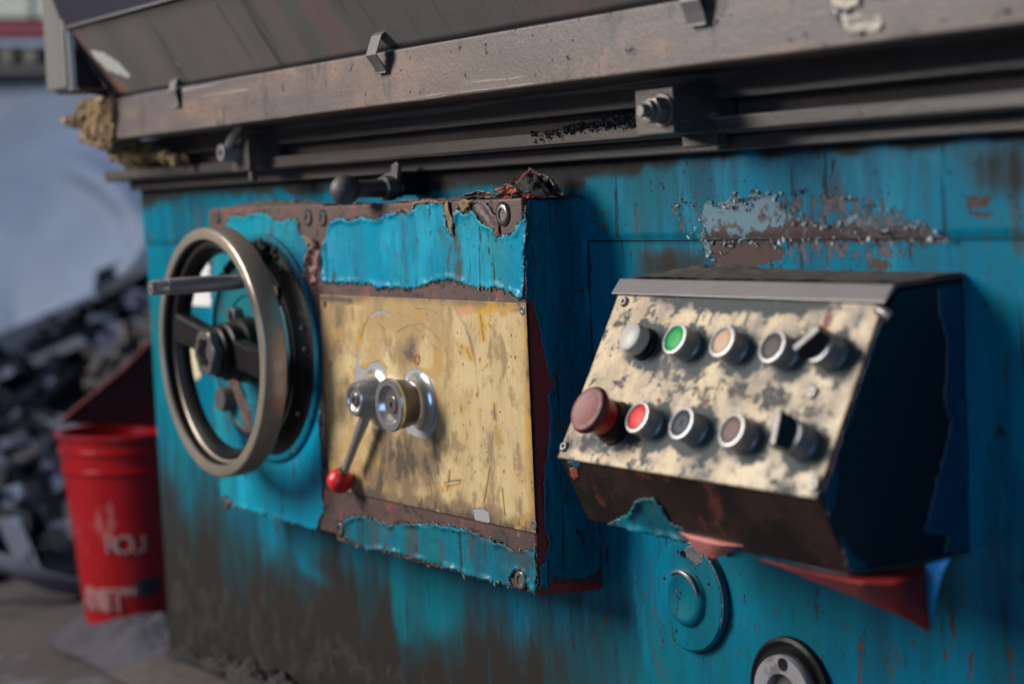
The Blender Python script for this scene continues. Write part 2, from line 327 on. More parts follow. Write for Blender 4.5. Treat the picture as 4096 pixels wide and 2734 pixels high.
def grid(o, ea, eb, a0, a1, b0, b1, step, holes=None):
    na = max(2, int(round((a1 - a0) / step)) + 1); nb = max(2, int(round((b1 - b0) / step)) + 1)
    A, B = np.meshgrid(np.linspace(a0, a1, na), np.linspace(b0, b1, nb), indexing='ij'); ab = np.stack([A.ravel(), B.ravel()], 1)
    idx = np.arange(na * nb).reshape(na, nb)
    fs = np.stack([idx[:-1, :-1], idx[1:, :-1], idx[1:, 1:], idx[:-1, 1:]], -1).reshape(-1, 4)
    return ab, fs
def meshobj(name, v, f, mats, parent=None, smooth=True):
    me = bpy.data.meshes.new(name); me.from_pydata([tuple(p) for p in v], [], [tuple(int(i) for i in q) for q in f]); me.update()
    for mt in (mats if isinstance(mats, (list, tuple)) else [mats]): me.materials.append(M[mt])
    if smooth: me.polygons.foreach_set('use_smooth', [True] * len(me.polygons))
    o = bpy.data.objects.new(name, me); COL.objects.link(o)
    if parent: setparent(o, parent)
    return o
def fbm(p, s, seed=0.0, o=4):
    return np.array([mnoise.fractal(Vector((float(q[0]) * s + seed, float(q[1]) * s + seed * .7, (float(q[2]) * s if len(q) > 2 else 0) + seed * 1.3)), 1.0, 2.0, o) for q in p])
def ragged(poly, amp, spacing, seed):                    # a torn outline between the given corners
    poly = [np.array(p, float) for p in poly]; out = []
    for i in range(len(poly)):
        a, b = poly[i], poly[(i + 1) % len(poly)]; n = max(1, int(np.linalg.norm(b - a) / spacing))
        for k in range(n): out.append(a + (b - a) * k / n)
    out = np.array(out); s = 1 / (spacing * 3.1)
    return out + np.stack([fbm(out, s, seed), fbm(out, s, seed + 17)], 1) * amp
def skin(name, outline, plane, parent, t=.0007, step=.0018, amp=.0017, lift=.0016, w=.004, seed=1.0, mats=('skin', 'edge', 'redback'), wave=.0006, holes=(), curl=None):
    """a layer of thick paint lying on a plane; outline in photograph pixels, meets the plane (o, ea, eb, n)"""
    o, ea, eb, n = [np.array(q, float) for q in plane]
    to2 = lambda x, y: (lambda h: ((h - o) @ ea, (h - o) @ eb))(hit(x, y, o, n))
    poly = ragged([to2(x, y) for x, y in outline], amp, step * .7, seed)
    hs = [ragged([to2(x, y) for x, y in h], amp * .7, step * .8, seed + 5) for h in holes]
    a0, b0 = poly.min(0) - step; a1, b1 = poly.max(0) + step
    ab, fs = grid(o, ea, eb, a0, a1, b0, b1, step)
    def SD(q):
        s = sdpoly(q, poly)
        for h in hs: s = np.maximum(s, -sdpoly(q, h))
        return s
    sd = SD(ab); keep = (sd[fs] < step * .62).all(1); fs = fs[keep]
    used = np.unique(fs); mp = -np.ones(len(ab), int); mp[used] = np.arange(len(used)); ab = ab[used].copy(); sd = sd[used]; fs = mp[fs]
    out = sd > -step * .25; e = 1e-5
    for _ in range(2):
        if out.any():
            q = ab[out]; s0 = SD(q); gx = (SD(q + (e, 0)) - s0) / e; gy = (SD(q + (0, e)) - s0) / e
            g = np.stack([gx, gy], 1); g /= np.maximum(np.linalg.norm(g, axis=1), 1e-6)[:, None]; ab[out] = q - g * s0[:, None]
    sd = SD(ab); p3 = ab
    nz = fbm(ab, 22, seed) * .5 + .5; nw = fbm(ab, 45, seed + 3)
    h = t + wave * nw * np.clip(-sd / .006, 0, 1) + lift * np.clip(fbm(ab, 38, seed + 8) * 1.6 + nz * .9, -.1, 1.5) * np.exp(-((sd + w * .55) / (w * .75)) ** 2)
    if curl is not None: h = h + curl(ab, sd, o, ea, eb)
    v = o + ab[:, :1] * ea + ab[:, 1:] * eb + h[:, None] * n
    ob = meshobj(name, v, fs, list(mats), parent)
    # make the faces look along the plane normal
    me = ob.data
    if len(me.polygons) and np.dot(np.array(me.polygons[len(me.polygons) // 2].normal), n) < 0: me.flip_normals()
    s = ob.modifiers.new('thickness', 'SOLIDIFY'); s.thickness = t * 1.15; s.offset = -1; s.material_offset_rim = 1; s.material_offset = 2; s.use_even_offset = False
    return ob
def text(name, s, loc, size, ea, eb, mat, parent, ext=.0002, align='CENTER'):
    c = bpy.data.curves.new(name, 'FONT'); c.body = s; c.size = size; c.extrude = ext; c.align_x = align; c.align_y = 'CENTER'; c.materials.append(M[mat])
    o = bpy.data.objects.new(name, c); COL.objects.link(o); n = np.cross(ea, eb); m = Matrix.Identity(4)
    for i in range(3): m[i][0], m[i][1], m[i][2], m[i][3] = float(ea[i]), float(eb[i]), float(n[i]), float(loc[i])
    dg = bpy.context.evaluated_depsgraph_get(); me = bpy.data.meshes.new_from_object(o.evaluated_get(dg)); bpy.data.objects.remove(o); bpy.data.curves.remove(c)
    me.transform(m); me.name = name; o = bpy.data.objects.new(name, me); COL.objects.link(o)
    if not len(me.materials): me.materials.append(M[mat])
    setparent(o, parent); return o
def heap(name, c, rx, ry, hgt, mat, parent=None, step=.004, seed=1.0, kind=None, fine=1.0, fq=60):   # a small rough heap lying on a ledge
    n = int(2 * max(rx, ry) / step); A, B = np.meshgrid(np.linspace(-1, 1, n), np.linspace(-1, 1, n), indexing='ij'); q = np.stack([A.ravel() * rx, B.ravel() * ry], 1)
    an_ = np.arctan2(B.ravel(), A.ravel()); r = np.sqrt(A.ravel() ** 2 + B.ravel() ** 2) * (1.22 + .30 * np.array([mnoise.noise(Vector((math.cos(a) * 1.6, math.sin(a) * 1.6, seed))) for a in an_])); z = hgt * np.clip(1 - r ** 1.6, 0, 1) * (.75 + .6 * fbm(q, fq, seed)) + .003 * fine * fbm(q, 200, seed + 2) * (r < 1)
    idx = np.arange(n * n).reshape(n, n); fs = np.stack([idx[:-1, :-1], idx[1:, :-1], idx[1:, 1:], idx[:-1, 1:]], -1).reshape(-1, 4)
    fs = fs[(r[fs] < 1.05).any(1)]; v = np.stack([c[0] + q[:, 0], c[1] + q[:, 1], c[2] + np.maximum(z, -.001)], 1)
    return meshobj(name, v, fs, mat, parent)

EX, EY, EZ = np.array((1., 0, 0)), np.array((0, 1., 0)), np.array((0, 0, 1.))
FRONT = lambda Y: ((0, Y, 0), EX, EZ, -EY)

# ================================================================== MACHINE BODY
XL = P(573, 767)[0]                       # left end of the casting
XR = 1.05; ZF = -.56                     # floor level
ZT = P(1947, 668)[2]; ZG = P(2500, 958)[2]
mach = thing('grinding_machine', (0, .3, ZF), 'large blue painted grinding machine body with worn and grimy front, left edge vertical', 'machine')
ab, fs = grid(None, None, None, XL, XR, ZF, ZT + .02, .0048)
z = ab[:, 1]
yy = np.where(z > ZG, -.0035, 0.0)
ab[:, 1] = z
px = proj(np.stack([ab[:, 0], 0 * z, z], 1))
v = np.stack([ab[:, 0], yy + .0012 * fbm(ab, 5, 2.0, 3) * 0 , z], 1)
wall = meshobj('body_casting', v, fs, 'wall', mach)
if wall.data.polygons[0].normal.y > 0: wall.data.flip_normals()
K = 1.4718
r5 = lambda L: [(2500 + x / K, 700 + y / K) for x, y in L]
pe = r5([(450, 270), (510, 170), (590, 180), (670, 110), (710, 160), (735, 215), (760, 100), (840, 105), (950, 180), (1010, 215), (1060, 260), (1150, 300), (1250, 300), (1350, 235), (1450, 250), (1550, 310), (1620, 320), (1700, 290), (1800, 330), (1920, 385), (430, 388), (480, 320)])
ru = r5([(430, 392), (520, 330), (620, 345), (760, 350), (900, 300), (1020, 250), (1200, 300), (1400, 290), (1600, 320), (1720, 300), (1900, 380), (1920, 392)])
ru2 = r5([(500, 398), (700, 396), (840, 400), (950, 440), (930, 500), (740, 555), (560, 590), (520, 540)])
ru3 = r5([(1380, 510), (1450, 490), (1560, 510), (1550, 560), (1450, 550)])
pe2 = r5([(470, 400), (650, 400), (600, 450), (540, 480), (470, 470)])
ru4 = r5([(2010, 120), (2170, 130), (2170, 190), (2030, 180)]); ru5 = r5([(2010, 205), (2190, 215), (2190, 245), (2020, 230)])
setattrf(wall.data, 'peel', np.maximum(soft(sdpoly(px, pe), 34), soft(sdpoly(px, pe2), 24)))
rr = np.maximum.reduce([soft(sdpoly(px, ru), 30), soft(sdpoly(px, ru2), 18), soft(sdpoly(px, ru3), 14), soft(sdpoly(px, ru4), 16), soft(sdpoly(px, ru5), 10)])
drip = [[(3445, 2550), (3440, 2720)], [(3550, 2585), (3550, 2650)], [(3657, 2560), (3660, 2595)], [(3785, 2590), (3780, 2640)], [(3885, 2600), (3880, 2734)], [(4040, 2590), (4050, 2734)], [(3800, 2420), (3815, 2550)], [(2420, 2450), (2424, 2500)], [(2355, 1010), (2360, 1090)], [(2421, 845), (2428, 905)]]
dd = np.minimum.reduce([sdline(px, d) for d in drip]); setattrf(wall.data, 'rust', np.maximum(rr, soft(dd - 8, 10)))
sp = soft(sdpoly(px, r5([(880, 60), (1600, 60), (1900, 330), (1950, 390), (1600, 580), (900, 580), (880, 300)])), 60)
sp2 = soft(sdpoly(px, r5([(230, 120), (480, 60), (480, 380), (280, 390)])), 20) * .75
setattrf(wall.data, 'speck', np.maximum(np.maximum(sp, sp2), .62 * soft(sdpoly(px, [(2420, 2080), (4096, 2500), (4096, 2734), (2420, 2734)]), 60)))
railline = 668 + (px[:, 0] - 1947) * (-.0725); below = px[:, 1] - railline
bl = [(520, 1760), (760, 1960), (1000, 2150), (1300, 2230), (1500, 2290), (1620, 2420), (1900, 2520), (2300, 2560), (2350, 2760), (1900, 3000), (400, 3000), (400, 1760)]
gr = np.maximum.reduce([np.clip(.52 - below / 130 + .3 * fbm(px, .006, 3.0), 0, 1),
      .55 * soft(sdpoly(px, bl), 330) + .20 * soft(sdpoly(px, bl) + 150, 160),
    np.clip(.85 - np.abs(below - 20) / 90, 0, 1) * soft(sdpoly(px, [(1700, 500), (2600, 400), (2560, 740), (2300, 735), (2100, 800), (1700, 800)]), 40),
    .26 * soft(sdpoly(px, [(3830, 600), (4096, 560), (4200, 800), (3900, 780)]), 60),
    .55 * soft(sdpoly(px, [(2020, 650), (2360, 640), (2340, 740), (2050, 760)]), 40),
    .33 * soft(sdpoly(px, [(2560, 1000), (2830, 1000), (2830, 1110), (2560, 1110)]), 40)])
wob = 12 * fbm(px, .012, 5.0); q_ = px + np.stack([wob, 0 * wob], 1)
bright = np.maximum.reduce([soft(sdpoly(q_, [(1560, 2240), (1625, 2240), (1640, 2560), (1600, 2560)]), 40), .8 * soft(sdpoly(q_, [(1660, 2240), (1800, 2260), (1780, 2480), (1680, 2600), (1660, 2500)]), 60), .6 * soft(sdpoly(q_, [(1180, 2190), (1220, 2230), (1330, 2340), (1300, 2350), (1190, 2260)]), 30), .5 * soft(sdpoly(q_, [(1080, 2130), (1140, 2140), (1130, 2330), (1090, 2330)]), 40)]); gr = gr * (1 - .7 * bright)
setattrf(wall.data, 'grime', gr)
MB().tube([(XL + .001, .0006, ZG - .001), (XR, .0006, ZG - .001)], .0013, 8).build('joint_line', 'black', mach)
b = MB(); b.box((XL, .003, ZF), (XR, .75, ZT + .02)); b.build('casting_core', 'wall', mach)
# plinth with a dusty foot
b = MB(); b.prism([(XL + .004, -.11, ZF), (XL + .004, -.11, ZF + .004), (XL + .004, -.05, ZF + .012), (XL + .004, -.002, P(640, 2600)[2]), (XL + .004, .0, ZF)], (XR - XL, 0, 0)); b.build('dusty_foot', 'dust', mach, .006)
# inspection cover
def oncircle(cx, cy, Y, top_y): c = P(cx, cy, Y); return c, abs(P(cx, top_y, Y)[2] - c[2])
c, R0 = oncircle(2753, 2383, -.006, 2166)
cov_c = c.copy()
def cover_l(q, t): return 1 + .004 * math.sin(3 * q + 1)
cov = MB().lathe(c + EY * .006, -EY, [(0, R0 * 1.02), (.006, R0 * 1.015), (.0085, R0 * .97), (.009, R0 * .9), (.0085, R0 * .62), (.009, R0 * .56), (.0125, R0 * .51), (.0145, R0 * .44), (.0145, R0 * .38), (.0125, R0 * .30), (.012, .0005)], 72, lump=cover_l).build('inspection_cover', 'wall', mach)
cov['label'] = 'round blue cover with raised centre, paint chipped at its top'
pxc = proj([tuple(q.co) for q in cov.data.vertices])
MB().ringlathe(c + EY * .006, -EY, [(0, R0 * 1.05), (.0012, R0 * 1.045), (.0012, R0 * 1.0), (0, R0 * 1.0)], 72).build('grime_ring', 'swarf', mach)  # black band: dirt together with the painted shadow round the cover
ch = skin('bare_chip', [(2745, 2185), (2780, 2170), (2812, 2215), (2815, 2250), (2790, 2262), (2760, 2240), (2735, 2215)], FRONT(c[1] - .0026), cov, t=.0004, lift=.0004, step=.0015, seed=9, mats=('greysheet', 'edge', 'edge'), wave=.0001)
MB().lathe(P(2733, 2212, c[1] - .003), -EY, [(0, .0035), (.0015, .0035), (.0015, .002), (.0002, .0016)], 20).build('cover_screw', 'black', cov)
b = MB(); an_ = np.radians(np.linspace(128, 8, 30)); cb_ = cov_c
b.tube([(cb_[0] + math.cos(a) * R0 * .475, cb_[1] - .0098, cb_[2] + math.sin(a) * R0 * .475) for a in an_], [.0002 + .0024 * math.sin(math.pi * i / 29) ** .7 for i in range(30)], 8); b.build('worn_arc', 'hood', cov)  # pale tapered arc raised along the boss
b = MB(); an_ = np.radians(np.linspace(95, -25, 40)); b.tube([(cb_[0] + math.cos(a) * R0 * 1.0, cb_[1] - .0016, cb_[2] + math.sin(a) * R0 * 1.0) for a in an_], [.0003 + .0028 * abs(mnoise.noise(Vector((i * .4, 1, 2)))) for i in range(40)], 8); b.build('bare_rim', 'hood', cov)
for k in range(9):
    a = RNG.uniform(0, 6.28); r_ = RNG.uniform(.1, .9) * R0; MB().lathe((cb_[0] + math.cos(a) * r_, cb_[1] - (.0092 if r_ < R0 * .45 else .0035), cb_[2] + math.sin(a) * r_), -EY, [(0, .0016), (.0008, .0012), (.0009, .0002)], 7, smooth=False).build('paint_chip', 'primer', cov)
# bearing flange at the bottom edge
c, R0 = oncircle(3138, 2786, -.012, 2620)
fl = MB().ringlathe(c + EY * .012, -EY, [(0, R0 * 1.40), (.006, R0 * 1.38), (.008, R0 * 1.3), (.006, R0 * 1.18), (.011, R0 * 1.12), (.011, R0 * 1.02), (0, R0 * 1.02)], 80).build('oil_seal_ring', 'black', mach)
fl2 = MB().ringlathe(c, -EY, [(-.012, R0), (.002, R0), (.0035, R0 * .98), (.004, R0 * .8), (.0035, R0 * .57), (.001, R0 * .54), (-.012, R0 * .54)], 80).build('bearing_flange', 'flange', mach)
fl2['label'] = 'bright steel ring flange at the foot of the wall'
MB().lathe(P(3131, 2655, -.016), -EY, [(0, .0062), (.0008, .0062), (.0004, .0045), (.0003, .0012)], 24).build('flange_screw', 'black', fl2)
MB().lathe(c + EY * .01, -EY, [(0, R0 * .53), (.006, R0 * .5), (.007, R0 * .2), (.004, .001)], 48).build('shaft_end', 'gun', fl2)
# thin raised strip hiding the joint of the rail on the casting
b = MB(); z0 = P(1947, 668, -.023)[2]; z1 = P(1947, 628, -.023)[2]; zl = P(1947, 608, -.055)[2]
b.box((P(517, 740, -.023)[0], -.023, z0), (XR, .05, zl)); b.build('lower_slideway', 'rail', mach, .002)

# ================================================================== SLIDING TABLE
YF, YR = -.14, -.05
tab = thing('sliding_table', (-.2, -.1, zl), 'long brown cast machine table with grooved rails overhanging the blue body', 'machine table')
ztop = P(1947, 135, YF)[2]; zbot = P(1947, 369, YF)[2]
zr0 = P(1947, 436, YR)[2]; zr1 = P(1947, 494, YR)[2]; zs1 = P(1947, 550, -.055)[2]
xf = P(446, 470, YF)[0]
ab_, fs_ = None, None
b = MB(); b.prism([(xf, YF, zbot), (xf, YF, ztop), (xf, .10, ztop), (xf, .10, zbot + .004), (xf, YF + .012, zbot)], (XR - xf, 0, 0)); fas = b.build('fascia_beam', 'table', tab, .0022, 3)
xr = P(430, 560, YR)[0]
b = MB(); b.box((xr, YR, zr1), (XR, .08, zbot + .003)); b.build('upper_rail', 'rail', tab, .0015)
b = MB(); b.box((xr, -.026, zs1), (XR, .07, zr1 - .0005)); b.build('rail_groove', 'railbrown', tab)
b = MB(); b.prism([(xr - .01, -.055, zs1), (xr - .01, -.055, zl + .003), (xr - .01, -.052, zl), (xr - .01, .07, zl), (xr - .01, .07, zs1 + .001), (xr - .01, -.028, zs1 + .001)], (XR - xr + .01, 0, 0)); b.build('lower_rail', 'rail', tab, .0012)
b = MB(); b.box((xr, -.0565, P(1947, 594, -.055)[2] - .0012), (XR, -.0545, P(1947, 594, -.055)[2])); b.build('rail_bead', 'rail', tab, .0005)
# splash sheet flaring out above the fascia
xs = P(452, 395, YF + .006)[0]; zs0 = ztop + .0015
A0 = np.array((xs, YF + .006, zs0)); T0 = PX(264, 119, xs)
ab, fs = grid(None, None, None, 0, XR - xs, 0, 1, .02)
ab, fs = (lambda A: A)(grid(None, None, None, 0, XR - xs, 0, float(np.linalg.norm(T0 - A0)), .008))
dv = nrm(T0 - A0); v = A0 + ab[:, :1] * EX + ab[:, 1:] * dv
v = v + (np.array((0, dv[2], -dv[1]))[None] * (.0012 * fbm(ab, 9, 4.0, 3))[:, None])
sh = meshobj('splash_sheet', v, fs, 'sheet', tab); px = proj(v)
setattrf(sh.data, 'pale', np.maximum.reduce([soft(sdpoly(px, [(345, 190), (420, 200), (535, 300), (515, 318), (440, 300), (360, 225)]), 20), soft(sdline(px, [(2035, 0), (2095, 70), (2105, 95)]) - 6, 9), soft(sdline(px, [(775, 20), (810, 75)]) - 3, 8), soft(sdline(px, [(855, 10), (915, 80)]) - 3, 8), soft(sdline(px, [(690, 235), (720, 265)]) - 6, 8)]))
setattrf(sh.data, 'tan', soft(sdpoly(px, [(400, 270), (440, 300), (520, 330), (530, 372), (450, 370)]), 22))
s = sh.modifiers.new('thickness', 'SOLIDIFY'); s.thickness = .003
# navy upper sheet leaning out above it
T1 = PX(150, -160, xs); T0b = T0 + np.array((0, -.004, .001))
b = MB(); b.add([T0b, T0b + EX * (XR - xs), T1 + EX * (XR - xs), T1, T0b + (0, .003, .003), T0b + (XR - xs, .003, .003), T1 + (XR - xs, .003, .003), T1 + (0, .003, .003)], [(0, 1, 2, 3), (4, 7, 6, 5), (0, 4, 5, 1), (3, 2, 6, 7), (0, 3, 7, 4), (1, 5, 6, 2)]); b.build('upper_guard', 'navy', tab)
b = MB(); b.tube([T0b + (0, -.001, 0), T0b + EX * (XR - xs) + (0, -.001, 0)], .0022, 8); b.build('guard_hem', 'greysheet', tab)
# end plate and its flange post
Yp = T0[1] - .006
bl_ = P(268, 345, Yp); b = MB()
b.prism([A0 - (.002, 0, 0), T0 - (.002, 0, 0), (xs - .002, Yp, T0[2]), (xs - .002, Yp, bl_[2]), (xs - .002, YF + .004, zs0)], (-.002, 0, 0)); b.build('end_plate', 'navy', tab)  # navy colour stands in for the shadow inside the tray end
pl = P(182, 200, Yp)[0]; pr = P(262, 200, Yp)[0]
b = MB(); b.box((pl, Yp - .002, P(189, 368, Yp)[2]), (pr, Yp + .012, P(189, -150, Yp)[2])); b.build('end_post', 'greysheet', tab, .002)
b = MB(); b.box((pr - .001, Yp + .003, P(268, 362, Yp)[2]), (pr + .003, Yp + .012, P(189, -150, Yp)[2])); b.build('post_edge', 'whitelabel', tab, .0005)
q0 = P(195, 371, Yp)[2]
b = MB(); b.box((pl + .002, Yp + .011, q0 - .003), (pr + .012, YF + .03, q0 + .0005)); b.build('post_foot', 'primer', tab, .001)
# dried foam on the end of the fascia
def blob(name, pts, mat, parent, seed, n=26, squash=.6):
    b = MB()
    for (x, y, r, Y) in pts: c = P(x, y, Y); b.sphere(c, r * .8, 18, (1, squash, 1))
    o = b.build(name, mat, parent, fix=False)
    rm = o.modifiers.new('r', 'REMESH'); rm.mode = 'VOXEL'; rm.voxel_size = .0028; dg = bpy.context.evaluated_depsgraph_get(); me = bpy.data.meshes.new_from_object(o.evaluated_get(dg)); o.modifiers.clear(); o.data = me
    me.polygons.foreach_set('use_smooth', [True] * len(me.polygons))
    for q in me.vertices:
        k = mnoise.fractal(q.co * 45 + Vector((seed, 0, 0)), 1, 2, 4); k2 = mnoise.fractal(q.co * 130, 1, 2, 3); q.co += q.normal * (.010 * k + .004 * k2)
    return o
fo = MB()
for L, ya, yb in [([(446, 396), (380, 402), (330, 405), (304, 440), (318, 470), (306, 500), (322, 530), (318, 568), (392, 590), (430, 612), (452, 560), (446, 480)], YF + .004, YF + .045), ([(448, 396), (438, 392), (405, 420), (395, 470), (410, 500), (425, 560), (440, 570), (450, 500)], YF - .006, YF + .006),
                  ([(400, 560), (440, 615), (520, 642), (600, 632), (700, 645), (690, 628), (600, 606), (560, 590), (470, 572)], -.085, -.060), ([(425, 600), (440, 640), (500, 655), (560, 640), (470, 600)], -.07, -.045), ([(320, 470), (290, 462), (268, 476), (246, 494), (262, 502), (290, 490), (316, 502)], YF + .010, YF + .022)]:
    r2 = ragged([P(x, y, ya)[[0, 2]] for x, y in L], .006, .004, len(L)); fo.prism([(a, ya, c) for a, c in r2], (0, yb - ya, 0))
fo = fo.build('dried_foam', 'putty', None, fix=False); rm = fo.modifiers.new('r', 'REMESH'); rm.mode = 'VOXEL'; rm.voxel_size = .0026
dg = bpy.context.evaluated_depsgraph_get(); me = bpy.data.meshes.new_from_object(fo.evaluated_get(dg)); fo.modifiers.clear(); fo.data = me
for q in me.vertices: q.co += q.normal * (.010 * mnoise.fractal(q.co * 60, 1, 2, 4) + .004 * mnoise.noise(q.co * 190))
tag(fo, 'crusty yellow dried foam clinging to the left end of the brown beam', 'dried foam', kind='stuff')
# torn sticker on the beam
skin('torn_sticker', [(3345, 25), (3390, 45), (3400, 60), (3520, 55), (3540, 100), (3500, 135), (3420, 140), (3380, 110)], FRONT(YF), tab, t=.0006, lift=.004, step=.002, amp=.002, seed=12, mats=('sticker', 'sticker', 'sticker'), wave=.001)
skin('torn_sticker', [(3320, -30), (3440, -30), (3450, 20), (3400, 45), (3330, 20)], FRONT(YF), tab, t=.0006, lift=.003, step=.002, amp=.002, seed=14, mats=('sticker', 'sticker', 'sticker'), wave=.001)
skin('sticker_flap', [(3318, 15), (3405, 55), (3375, 110), (3335, 60)], FRONT(YF - .002), tab, t=.0005, lift=.003, step=.002, amp=.001, seed=15, mats=('hood', 'sticker', 'hood'), wave=.001)
# strap clips hooked over the beam edge
def clip(name, x, ytop, ybot, wpx, lean, label, bulge, tilt=0):
    t = P(x, ytop, YF); bt = P(x + 4, ybot, YF); wd = wpx
    ztopc = t[2]; pts = []
    prof = [(YF + .020, ztop + .004 + lean * .9), (YF + .006, ztop + .003 + lean), (YF - .004 - bulge * .5, ztop + .002 + lean * .6), (YF - .006 - bulge, ztop - .004), (YF - .004 - bulge * .5, (ztop + bt[2]) / 2), (YF - .003, bt[2] + .003), (YF - .0045, bt[2])]
    b = MB(); th = .0016; n = len(prof); vs = []; x0 = P(x, (ytop + ybot) / 2, YF)[0]
    for i, (y, z) in enumerate(prof):
        a = np.array(prof[max(0, i - 1)]); c_ = np.array(prof[min(n - 1, i + 1)]); tn = nrm(c_ - a); nn = np.array((tn[1], -tn[0]))
        if nn[0] > 0: nn = -nn
        for xx in (x0 - wd / 2 + tilt * (z - ztop), x0 + wd / 2 + tilt * (z - ztop)):
            vs.append((xx, y, z)); vs.append((xx, y + nn[0] * th, z + nn[1] * th))
    fs = []
    for i in range(n - 1):
        a = i * 4; c_ = (i + 1) * 4
        fs += [(a, a + 2, c_ + 2, c_), (a + 1, c_ + 1, c_ + 3, a + 3), (a, c_, c_ + 1, a + 1), (a + 2, a + 3, c_ + 3, c_ + 2)]
    fs += [(0, 1, 3, 2), (n * 4 - 4, n * 4 - 2, n * 4 - 1, n * 4 - 3)]
    b.add(vs, fs); o = b.build(name, 'greysheet', None, .0005); return tag(o, label, 'clip', 'bent strap clips along the beam')
clip('strap_clip', 712, 330, 428, .020, .010, 'small flat grey clip nearest the left end of the beam', .002)
clip('strap_clip', 1540, 205, 296, .022, .024, 'bent rusty strap clip sticking up from the middle of the beam edge', .010, .1)
clip('strap_clip', 2800, -10, 108, .026, .012, 'clip on the beam at the top edge of the picture, nearest the torn sticker', .004)
sw = MB(); rs = random.Random(5)
for k in range(1000):
    u = rs.random(); x = 2130 + 410 * u; base = 556 - .076 * (x - 1947) * 1.0; hh = 8 + 34 * u
    c = P(x, base - rs.random() * hh * 1.3 + (rs.random() * 34 if x < 2260 and x > 2140 else 0), -.057 + .012 * rs.random()); r = .0012 + .0026 * rs.random()
    q = [np.array(c) + r * nrm([rs.gauss(0, 1) for _ in range(3)]) for _ in range(4)]; sw.add(q, [(0, 1, 2), (0, 2, 3), (0, 3, 1), (1, 3, 2)])
o = sw.build('swarf', 'swarf', None, fix=False); tag(o, 'black metal swarf clogging the table groove beside the bolted stop block', 'swarf', kind='stuff')

# ---- bolted stop block (right) and clamp (left)
dog = thing('table_stop', P(2615, 540, -.10), 'square bolted stop block clamped on the table rail, stud and nut facing out', 'stop block')
Yd = -.105
a_ = P(2538, 362, Yd); c_ = P(2697, 533, Yd)
b = MB(); b.box((a_[0], Yd, c_[2]), (c_[0], -.03, a_[2])); b.build('stop_block', 'rail', dog, .0012)
b = MB(); b.box((a_[0] + .004, -.054, c_[2] - .012), (c_[0] - .002, -.04, c_[2] + .001)); b.build('block_foot', 'rail', dog, .001)
def along(xb, yb, Yb, xfr):               # depth at which a point straight out from (xb,yb,Yb) appears at pixel column xfr
    p = P(xb, yb, Yb); lo, hi = Yb - .5, Yb
    for _ in range(50):
        mid = (lo + hi) / 2
        if proj([p[0], mid, p[2]])[0][0] < xfr: lo = mid
        else: hi = mid
    return p, (lo + hi) / 2
c0, yfr = along(2655, 441, Yd, 2560); L_ = Yd - yfr
MB().lathe(c0, -EY, [(0, .0150), (.0015, .0155), (.0028, .0150), (.0028, .004)], 40).build('washer', 'gun', dog)
MB().lathe(c0, -EY, [(.0028, .0125), (.004, .0133), (.013, .0133), (.0145, .0120), (.0145, .004)], 6, smooth=False).build('hex_nut', 'gun', dog, .0008)
MB().lathe(c0, -EY, [(.014, .0095), (.020, .0088), (.020, .0062), (L_ - .002, .0060), (L_, .0048)], 28).build('stud', 'gun', dog)
cl = thing('rail_clamp', P(960, 670, -.09), 'small dark clamp with a stubby cranked handle on the left part of the rail', 'clamp')
Yc = -.085; a_ = P(920, 548, Yc); c_ = P(997, 682, Yc)
b = MB(); b.box((a_[0], Yc, c_[2]), (c_[0], -.03, a_[2])); b.build('clamp_block', 'rail', cl, .0012)
b = MB(); b.box((c_[0] - .012, Yc + .004, c_[2] - .014), (c_[0] - .003, Yc + .014, c_[2] + .001)); b.build('clamp_foot', 'rail', cl, .001)
c0, yfr = along(945, 610, Yc, 880); L_ = Yc - yfr
MB().lathe(c0, -EY, [(0, .0125), (L_ * .5, .0125), (L_ * .6, .0118), (L_ - .001, .0118), (L_, .0105), (L_, .005), (L_ - .004, .0045)], 32).build('pivot_boss', 'handle', cl)
pa = c0 - EY * L_ * .55
MB().tube([pa, P(925, 560, pa[1]), P(945, 520, pa[1]), P(957, 506, pa[1]), P(966, 500, pa[1])], [.0075, .0062, .0062, .0066, .004]).build('crank_handle', 'handle', cl)

# ---- black ball lever above the gearbox
bl = thing('ball_lever', P(1660, 770, -.03), 'dark grey ball lever sticking out between the table and the gearbox', 'lever')
p0 = P(1728, 720, 0); Ybk = None
lo, hi = -.3, 0
for _ in range(40):
    mid = (lo + hi) / 2
    if proj([p0[0], mid, p0[2]])[0][0] < 1605: lo = mid
    else: hi = mid
Ybk = lo; Xb = p0[0]; zt = P(1728, 682, 0)[2]; zb_ = P(1728, 778, 0)[2]
b = MB(); b.box((Xb - .035, Ybk, zb_), (Xb, .0, zt)); b.build('bracket_block', 'black', bl, .0015)
q = [P(x, y, Ybk - .001) for x, y in [(1519, 719), (1550, 698), (1582, 684), (1580, 660), (1600, 646), (1609, 660), (1606, 700), (1600, 740), (1592, 771), (1575, 760), (1560, 735)]]
MB().prism(q, (0, -.006, 0)).build('star_bracket', 'greysheet', bl, .001)
c0, yb = along(1570, 752, Ybk - .006, 1380)
MB().tube([c0 + EY * .01, c0, (c0[0], (c0[1] + yb) / 2, c0[2]), (c0[0], yb, c0[2])], [.0120, .0115, .0105, .0095]).build('lever_rod', 'gun', bl)
MB().lathe(c0, -EY, [(0, .015), (.012, .015), (.014, .013), (.014, .006)], 24).build('rod_socket', 'gun', bl)
MB().sphere((c0[0], yb, c0[2]), .0180).build('ball_grip', 'darkball', bl)

